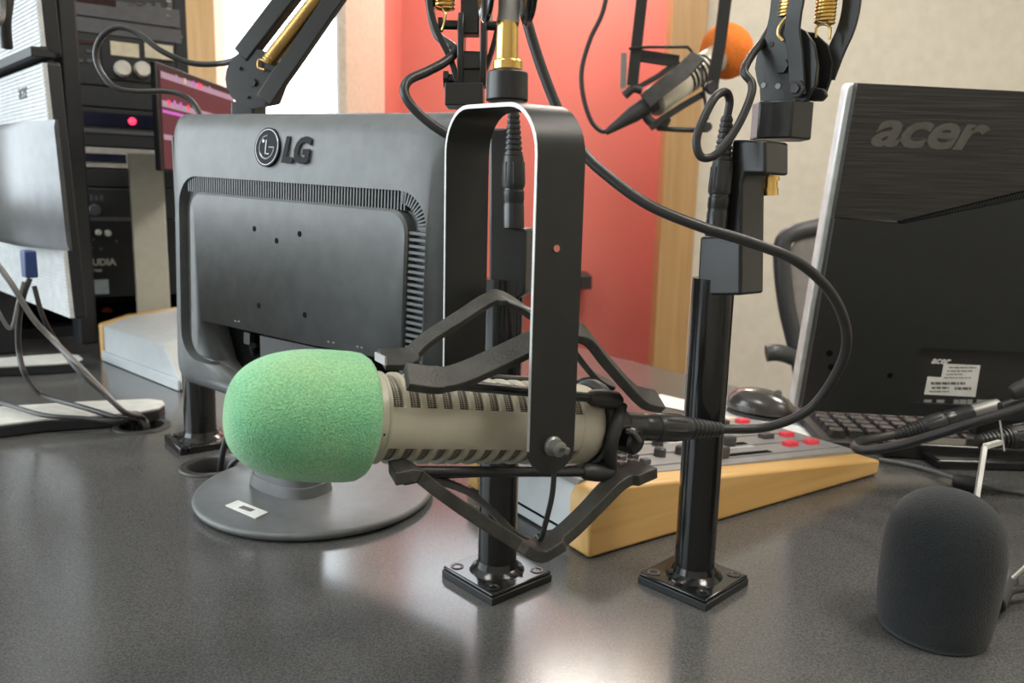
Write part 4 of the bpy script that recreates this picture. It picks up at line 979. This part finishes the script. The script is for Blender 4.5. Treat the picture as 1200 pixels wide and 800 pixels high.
# ------------------------------------------------------------------ equipment rack (left)
xr = V((.82, .57, 0)).normalized(); Rr = at(219, 40, 1.78)
fr_ = Fr(V((Rr.x, Rr.y, DZ)), xr, y=(0, 0, 1)); nr = fr_.z
rk = thing('equipment_rack', 'tall black equipment rack cabinet on the desk at far left', 'rack', fr_.p(-.27, 0, -.2))
HRk = 1.15
MB().box(fr_, (-.012, HRk/2, -.2), (.024, HRk, .4)).build('side_panel', M_rack, rk)
MB().box(fr_, (-.528, HRk/2, -.2), (.024, HRk, .4)).build('side_panel', M_rack, rk)
MB().box(fr_, (-.27, HRk/2, -.39), (.5, HRk, .02)).build('back_panel', M_rack, rk)
MB().box(fr_, (-.27, .01, -.2), (.5, .02, .4)).build('bottom_panel', M_rack, rk)
MB().box(fr_, (-.27, HRk-.01, -.2), (.5, .02, .4)).build('top_panel', M_rack, rk)
for k in range(12): bolt(rk, fr_.p(-.012, .1+k*.088, 0), nr, .003, .001, 'screw', M_steel)
def runit(name, label, y0, y1, face, dep=.25):
    v1, v0 = fr_.hit(130, y0)[1], fr_.hit(130, y1)[1]
    t = thing(name, label, 'rack unit', fr_.p(-.27, v0, -.1), 'units screwed into the rack')
    MB().box(fr_, (-.27, (v0+v1)/2, -dep/2-.001), (.49, abs(v1-v0)-.001, dep)).build('faceplate', face, t, bevel=.001)
    return t
def rp(t, name, px0, py0, px1, py1, m, th=.002, off=0):   # rectangle by two opposite corners on the front
    a, b = fr_.hit(px0, py0, off), fr_.hit(px1, py1, off)
    return MB().box(fr_, ((a[0]+b[0])/2, (a[1]+b[1])/2, off+th/2), (abs(b[0]-a[0]), abs(b[1]-a[1]), th)).build(name, m, t)
def rk_knob(t, name, px, py, r, m, h=.014):
    MB().lathe(fr_.h3(px, py), nr, [(0, r), (h*.7, r*.95), (h, r*.8)], 24).build(name, m, t)
u = runit('rack_player', 'black rack unit with dark red display window, topmost in view', -60, 14, M_rackgrey)
rp(u, 'display_window', 72, -12, 136, 9, M_displayred)
for x in (150, 160, 171, 182, 196): rp(u, 'button', x, 8, x+6, 4, M_rackline)
rp(u, 'lower_trim', 70, 14, 210, 12, M_rackline)
for y in (0, 9, 17): rp(u, 'button', 195, y, 201, y+3, M_silverface)
runit('rack_blank_panel', 'plain black blanking panel under the topmost rack unit', 15, 31, M_rackgrey)
u = runit('rack_meter_unit', 'black double-height rack unit with two cream meters and two pale knobs', 32, 101, M_rackgrey)
rp(u, 'upper_trim', 66, 33, 212, 35.5, M_rackline)
rp(u, 'cassette_window', 68, 46, 81, 78, M_displayblue); rp(u, 'side_label', 67, 83, 82, 92, M_ink)
rp(u, 'meter_panel', 118, 44, 185, 98, M_rack, .004)
rp(u, 'meter', 129, 48, 163, 68, M_meter, .003, .004); rp(u, 'meter', 169, 50, 203, 71, M_meter, .003, .004)
rk_knob(u, 'knob', 143, 81, .0165, M_knob, .02); rk_knob(u, 'knob', 166, 82, .0165, M_knob, .02)
for x, y in ((104, 60), (94, 71), (105, 71)): rp(u, 'button', x-3, y-2, x+3, y+2, M_rackline)
rp(u, 'display_window', 86, 46, 110, 52, M_displayred)
runit('rack_blank_panel', 'plain black blanking panel under the meter unit', 102, 126, M_rackgrey)
u = runit('rack_clock_unit', 'black rack unit with one glowing red light', 127, 172, M_rackgrey)
rp(u, 'display_window', 73, 128, 190, 152, M_displayblue); rp(u, 'lower_trim', 74, 153, 196, 156, M_rackline)
MB().sphere(fr_.h3(155, 142, .003), .0075, 14).build('red_light', M_redled, u)
u = runit('rack_tuner', 'silver-faced rack unit with a dark blue display', 173, 197, M_silverface)
rp(u, 'display_window', 100, 179, 148, 191, M_displayblue)
for x in (155, 163, 171, 179): rp(u, 'button', x, 181, x+5, 185, M_ink)
rk_knob(u, 'knob', 84, 180, .007, M_silverface); rk_knob(u, 'knob', 92, 187, .005, M_ink)
runit('rack_blank_panel', 'plain black blanking panel under the silver unit', 198, 219, M_rack)
u = runit('rack_processor', 'charcoal rack unit with faint white marks over a half-round dial', 220, 256, M_rackgrey)
rp(u, 'upper_trim', 82, 220, 160, 223, M_rackline)
for k, x in enumerate((85, 93, 99, 105, 111, 117)): rp(u, 'small_mark', x, 229-(k % 2), x+4, 235, M_rackline, .0006)
rk_knob(u, 'dial', 111, 246, .012, M_rackline, .006); rp(u, 'lower_trim', 88, 254, 160, 259, M_rackline)
u = runit('rack_headphone_amplifier', 'black bottom rack unit with silver ring socket and two small knobs', 257, 348, M_rack)
MB().lathe(fr_.h3(96, 272), nr, [(0, .0145), (.006, .0145), (.006, .009), (.001, .009)], 30).build('ring_socket', M_silverface, u)
rk_knob(u, 'knob', 115, 272, .006, M_knob); rk_knob(u, 'knob', 126, 273, .0065, M_knob)
for x, y in ((108, 279), (106, 289), (117, 290), (135, 281)): rp(u, 'small_mark', x, y, x+3, y+3, M_rackline, .0006)
mb = MB(); ta_ = fr_.hit(100, 311); mb.text(fr_, 'AUDIA', .019, ta_[0], ta_[1], .0008, .0006, bold=.001); mb.build('maker_name', M_silverface, u)
mb = MB(); ta_ = fr_.hit(100, 318.5); mb.text(fr_, 'Xpress', .011, ta_[0], ta_[1], .0008, .0006, bold=.0004); mb.build('model_name', M_silverface, u)
rp(u, 'pale_label', 103, 328, 128, 344, mat('pale_blue_label', (.38, .45, .5), .5), .0008)
# beige case
tb_ = on(178, 362); fbx = Fr(at(160, 364, 1.5), V((.9, .43, 0)), y=(0, 0, 1))
zt = fbx.hit(178, 178)[1]
fbx.o.z = DZ; w_ = fbx.hit(197, 300)[0]; zt = fbx.hit(178, 180)[1]
bb = MB().box(fbx, (w_/2, zt/2, -.05), (w_, zt, .10)).build('computer_case', M_beige, bevel=.003)
tag(bb, 'upright beige case standing before the rack, left of the grey monitor', 'computer case')
# small screen showing pink and dark rows
YS = 1.38
xs_ = V((.03, 1, 0)).normalized(); fsx = Fr(at(192, 200, YS), xs_, y=(0, 0, 1))
st_ = thing('computer_display', 'small lit screen of purple and dark red rows behind the grey monitor', 'monitor', V((fsx.p(.12, 0).x, fsx.p(.12, 0).y, DZ)))
vt = fsx.hit(187, 73)[1]; wv = .34
MB().box(fsx, (wv/2-.008, vt/2, -.006), (wv, vt, .010)).build('bezel', M_rack, st_, bevel=.002)
M_sp = mat('screen_lilac', (.12, .1, .12), .3, emit=(.5, .33, .45), estr=.6); M_sd = mat('screen_maroon', (.03, .012, .015), .35, emit=(.16, .05, .06), estr=.55, spec=.2)
M_sr = mat('screen_red', (.3, .02, .05), .2, emit=(.9, .05, .12), estr=1.0); M_sv = mat('screen_violet', (.2, .05, .2), .2, emit=(.5, .12, .5), estr=.9)
vh = vt-.008
MB().box(fsx, (wv/2-.004, vh/2, -.0005), (wv-.016, vh-.008, .002)).build('screen', M_sd, st_)
for k, (a, b, m) in enumerate(((.965, .905, M_sp), (.69, .63, M_sp), (.60, .57, M_sv), (.36, .31, M_sp))):
    MB().box(fsx, (wv/2-.004, vh*(a+b)/2, .001), (wv-.018, vh*(a-b), .001)).build('screen_row', m, st_)
for x, y, m in ((206, 91, M_sp), (216, 95, M_meter), (226, 98, M_sv), (232, 100, M_sr), (235, 101, M_sr), (197, 120, M_sr), (204, 121, M_sv), (211, 123, M_sv), (220, 126, M_sr), (245, 104, M_sp)):
    q = fsx.hit(x, y); MB().box(fsx, (q[0], q[1], .0012), (.008, .009, .001)).build('screen_icon', m, st_)
zc_ = fsx.p(wv/2, 0).z
MB().box(Fr(V((fsx.p(wv/2, 0).x, fsx.p(wv/2, 0).y, DZ))+V((-.03, 0.02, 0)), xs_, y=(-xs_.y, xs_.x, 0)), (0, 0, .006), (.12, .10, .012)).build('stand_base', M_rack, st_)
MB().box(Fr(V((fsx.p(wv/2, 0).x, fsx.p(wv/2, 0).y, DZ))+V((-.035, 0.02, 0)), xs_, y=(-xs_.y, xs_.x, 0)), (0, 0, (zc_-DZ)/2), (.05, .03, zc_-DZ+.04)).build('stand_neck', M_rack, st_)
# ------------------------------------------------------------------ pale console unit with wooden cheek (left)
o = on(118, 421); e2 = on(222, 463); lx = (e2-o).normalized(); ly = V((-lx.y, lx.x, 0))
lc = thing('console_unit', 'pale grey sloped console unit with light wooden end cheek, left of the grey monitor', 'console', o)
fc2 = Fr(o, ly, y=(0, 0, 1), n=None); 
pts2 = [(0, .001), (.17, .001), (.17, .072), (.14, .085), (.05, .078), (0, .066)]
MB().prism(fc2, pts2, .0, .0165).build('wooden_cheek', M_maple, lc, bevel=.002)
hp = [(.002, .002), (.168, .002), (.168, .07), (.14, .084), (.05, .077), (.002, .064)]
Lc2 = .34
R = [[fc2.p(u, v, .017) for u, v in hp], [fc2.p(u, v, Lc2-v*1.15) for u, v in hp]]
mb = MB(); mb.rings(R)
body = mb.build('housing', M_conwhite, lc, bevel=.002)
if (fc2.z-lx).length > .1: print('WARN left console frame', fc2.z, lx)
MB().box(Fr(o, lx, y=(0, 0, 1)), (Lc2/2, .010, .001), (Lc2-.03, .018, .004)).build('foot_rail', M_conwhite, lc, bevel=.001)
# clutter by the rack
jk = thing('cable_adapter', 'small orange-capped cable adapter on the desk before the rack', 'adapter', on(122, 362))
MB().lathe(on(125, 360, DZ+.03), (0, 0, -1), [(0, .008), (.012, .014), (.03, .012)], 20).build('orange_cap', M_orange, jk)
MB().box(Fr(on(125, 372, DZ+.01), lx, y=(0, 0, 1)), (0, 0, 0), (.04, .016, .02)).build('white_plug', M_paperw, jk)
MB().tube([on(140, 372, DZ+.01), on(150, 360, DZ+.02), on(135, 352, DZ+.015), on(110, 352, DZ+.01)], .004).build('lead', M_cablegrey, jk)

# ------------------------------------------------------------------ the two silver monitors and their stand (far left)
YQ = 1.12
TRq, BRq = at(48, 72, YQ), at(84, 375, YQ)
xq = V((.70, -.714, 0)); fq = Fr(BRq, xq, y=TRq-BRq); Hq = (TRq-BRq).length; Wq = .50
def ribs(root, f, u0, u1, v0, v1, w, m, name='ribbed_back'):
    pr = []; n = int((v1-v0)/.0052)
    for i in range(n):
        v = v0+(v1-v0)*i/n; s = (v1-v0)/n; pr += [(v, w), (v+s*.62, w), (v+s*.66, w-.0018), (v+s*.97, w-.0018)]
    pr += [(v1, w)]
    prof = [(v, ww) for v, ww in pr]+[(v1, w-.008), (v0, w-.008)]
    return MB().rings([[f.p(u0, v, ww) for v, ww in prof], [f.p(u1, v, ww) for v, ww in prof]]).build(name, m, root, flat=True)
lm = thing('computer_monitor', 'silver ribbed-back monitor with smooth hump, lower of the two at far left', 'monitor', fq.p(-.25, 0))
MB().prism(fq, rrect(-Wq, .0, 0, Hq, .006), -.021, -.004).build('front_bezel', M_rack, lm, bevel=.002)
ribs(lm, fq, -Wq+.004, -.001, .003, Hq-.003, .002, M_ribsilver)
hq = [fq.hit(*p, .02) for p in ((54, 138), (73, 296))]
R = []
v0h, v1h = hq[1][1], hq[0][1]
for u in range(0, 13):
    t = u/12; uu = hq[0][0]-.022-t*.34; w = .004+.032*math.sin(min(1, t*1.9)*PI/2)*(1 if t < .75 else math.cos((t-.75)/.25*PI/2)*1+.0)
    R.append([fq.p(uu, v0h, .0), fq.p(uu, v0h, w*.9), fq.p(uu, v0h+.01, w+.002), fq.p(uu, v1h-.01, w+.002), fq.p(uu, v1h, w*.9), fq.p(uu, v1h, .0)])
MB().rings(R).build('smooth_hump', M_silverplastic, lm, angle=60)
lt = fq.hit(22, 117, .003); MB().text(fq, 'acer', .034, lt[0], lt[1], .0022, .0012, sx=.8).build('logo_letters', M_ink, lm)
bp_ = fq.h3(36, 300, .016)
BRu = at(50, 54, YQ-.0); fu = Fr(BRu, xq, y=fq.y); Hu = .32
um = thing('computer_monitor', 'silver ribbed-back monitor cropped by the frame, upper of the two at far left', 'monitor', fu.p(-.25, 0))
MB().prism(fu, rrect(-Wq, .0, -.012, Hu, .006), -.023, -.004).build('front_bezel', M_rack, um, bevel=.002)
ribs(um, fu, -Wq+.004, -.001, .0, Hu-.003, .002, M_ribsilver)
MB().box(fu, (-Wq/2, -.008, -.0), (Wq, .014, .03)).build('bottom_edge', M_rack, um, bevel=.002)
# dual stand: two feet, cross beam and post
stt = thing('monitor_stand', 'two-footed black stand with cream-silver foot tops under the silver monitors', 'monitor stand', on(60, 470))
def foot(px, name='foot'):
    zt = DZ+.018; q = [on(*p, zt) for p in px]; f = Fr((0, 0, zt), (1, 0, 0), (0, 1, 0))
    q = [(p.x, p.y) for p in q]
    ft = MB().prism(f, q, -.0175, -.002).build('foot', M_rack, stt, bevel=.002)
    MB().prism(f, q, -.002, .0).build('foot_top', M_foot, ft)
    return q
f1 = foot([(-140, 524), (-60, 506), (0, 497), (50, 491), (110, 487), (165, 482), (186, 478), (193, 473), (190, 469), (175, 467), (100, 470), (0, 476), (-140, 486)])
f2 = foot([(-140, 440), (0, 429), (60, 426), (88, 424), (97, 420), (92, 416), (72, 414), (0, 419), (-140, 428)])
pc = on(45, 412); pcz = pc
MB().box(Fr(V((pc.x-.05, pc.y-.02, DZ)), xq, y=(.714, .7, 0)), (-.06, .0, .09), (.15, .05, .18)).build('post', M_rack, stt, bevel=.004)
MB().box(Fr(V((fq.p(-.36, 0, -.05).x, fq.p(-.36, 0, -.06).y, DZ)), xq, y=(.714, .7, 0)), (0, .065, .45), (.05, .03, .86)).build('upright', M_rack, stt, bevel=.004)
# upper monitor cable
# cables of the silver monitors
def cab(label, pts, r, m=M_rubber, name='monitor_cable', group=None):
    o = MB().tube(pts, r, 10).build(name, m); return tag(o, label, 'cable', group)
t = thing('monitor_cable', 'black cable with dark blue video plug on the lower silver monitor', 'cable', g1)
pq = at(34, 325, .985)
MB().box(Fr(at(34, 309, .995), xq, y=(0, 0, 1)), (0, 0, .0), (.022, .034, .014)).build('video_plug', M_blue, t, bevel=.002)
MB().tube([at(35, 326, .985), at(28, 345, .98), at(22, 375, .985), at(22, 410, .99), at(30, 440, .98), on(48, 462, DZ+.034), on(100, 478, DZ+.028), on(140, 490, DZ+.02), g1+V((-.004, -.004, .006)), g1+V((.0, .0, -.03))], .0034).build('jacket', M_rubber, t)
cab('grey cable sagging from the lower silver monitor into the left grommet', [at(-10, 300, .97), at(15, 335, .97), at(38, 372, .98), at(62, 398, .99), at(92, 428, .97), at(118, 455, .965), at(145, 482, .96), g1+V((-.006, .004, .016)), g1+V((.002, .004, -.0)), g1+V((.006, .006, -.03))], .0036, M_cablegrey)
cab('black cable crossing the silver monitor legs, uppermost over the foot', [at(40, 335, .99), at(50, 370, .99), at(66, 400, 1.0), at(90, 432, .965), at(120, 460, .96), at(148, 484, .955), g1+V((.004, -.004, .014)), g1+V((.010, -.004, -.0)), g1+V((.010, -.004, -.03))], .003, M_rubber)
cab('thin black cable low over the near cream foot into the left grommet', [on(-60, 462, DZ+.03), on(0, 472, DZ+.026), on(50, 486, DZ+.024), on(100, 490, DZ+.022), on(140, 494, DZ+.018), g1+V((-.014, .002, .010)), g1+V((-.01, .004, -.03))], .003, M_rubber)
cab('thin grey cable joining the knot under the lower silver monitor', [at(-10, 350, .96), at(12, 385, .97), at(22, 352, .975), at(28, 330, .98)], .0024, M_cablegrey)
t = thing('monitor_cable', 'dark blue-black cable hanging over the upper silver monitor back', 'cable', at(5, 50, 1.0))
MB().tube([at(14, -30, 1.05), at(9, 0, 1.04), at(6, 28, 1.04), at(8, 56, 1.05)], .007).build('jacket', M_rubber, t)
MB().tube([at(-8, 32, 1.02), at(0, 24, 1.02), at(3, 12, 1.03), at(2, -20, 1.03)], .004).build('jacket', M_cablegrey, t)
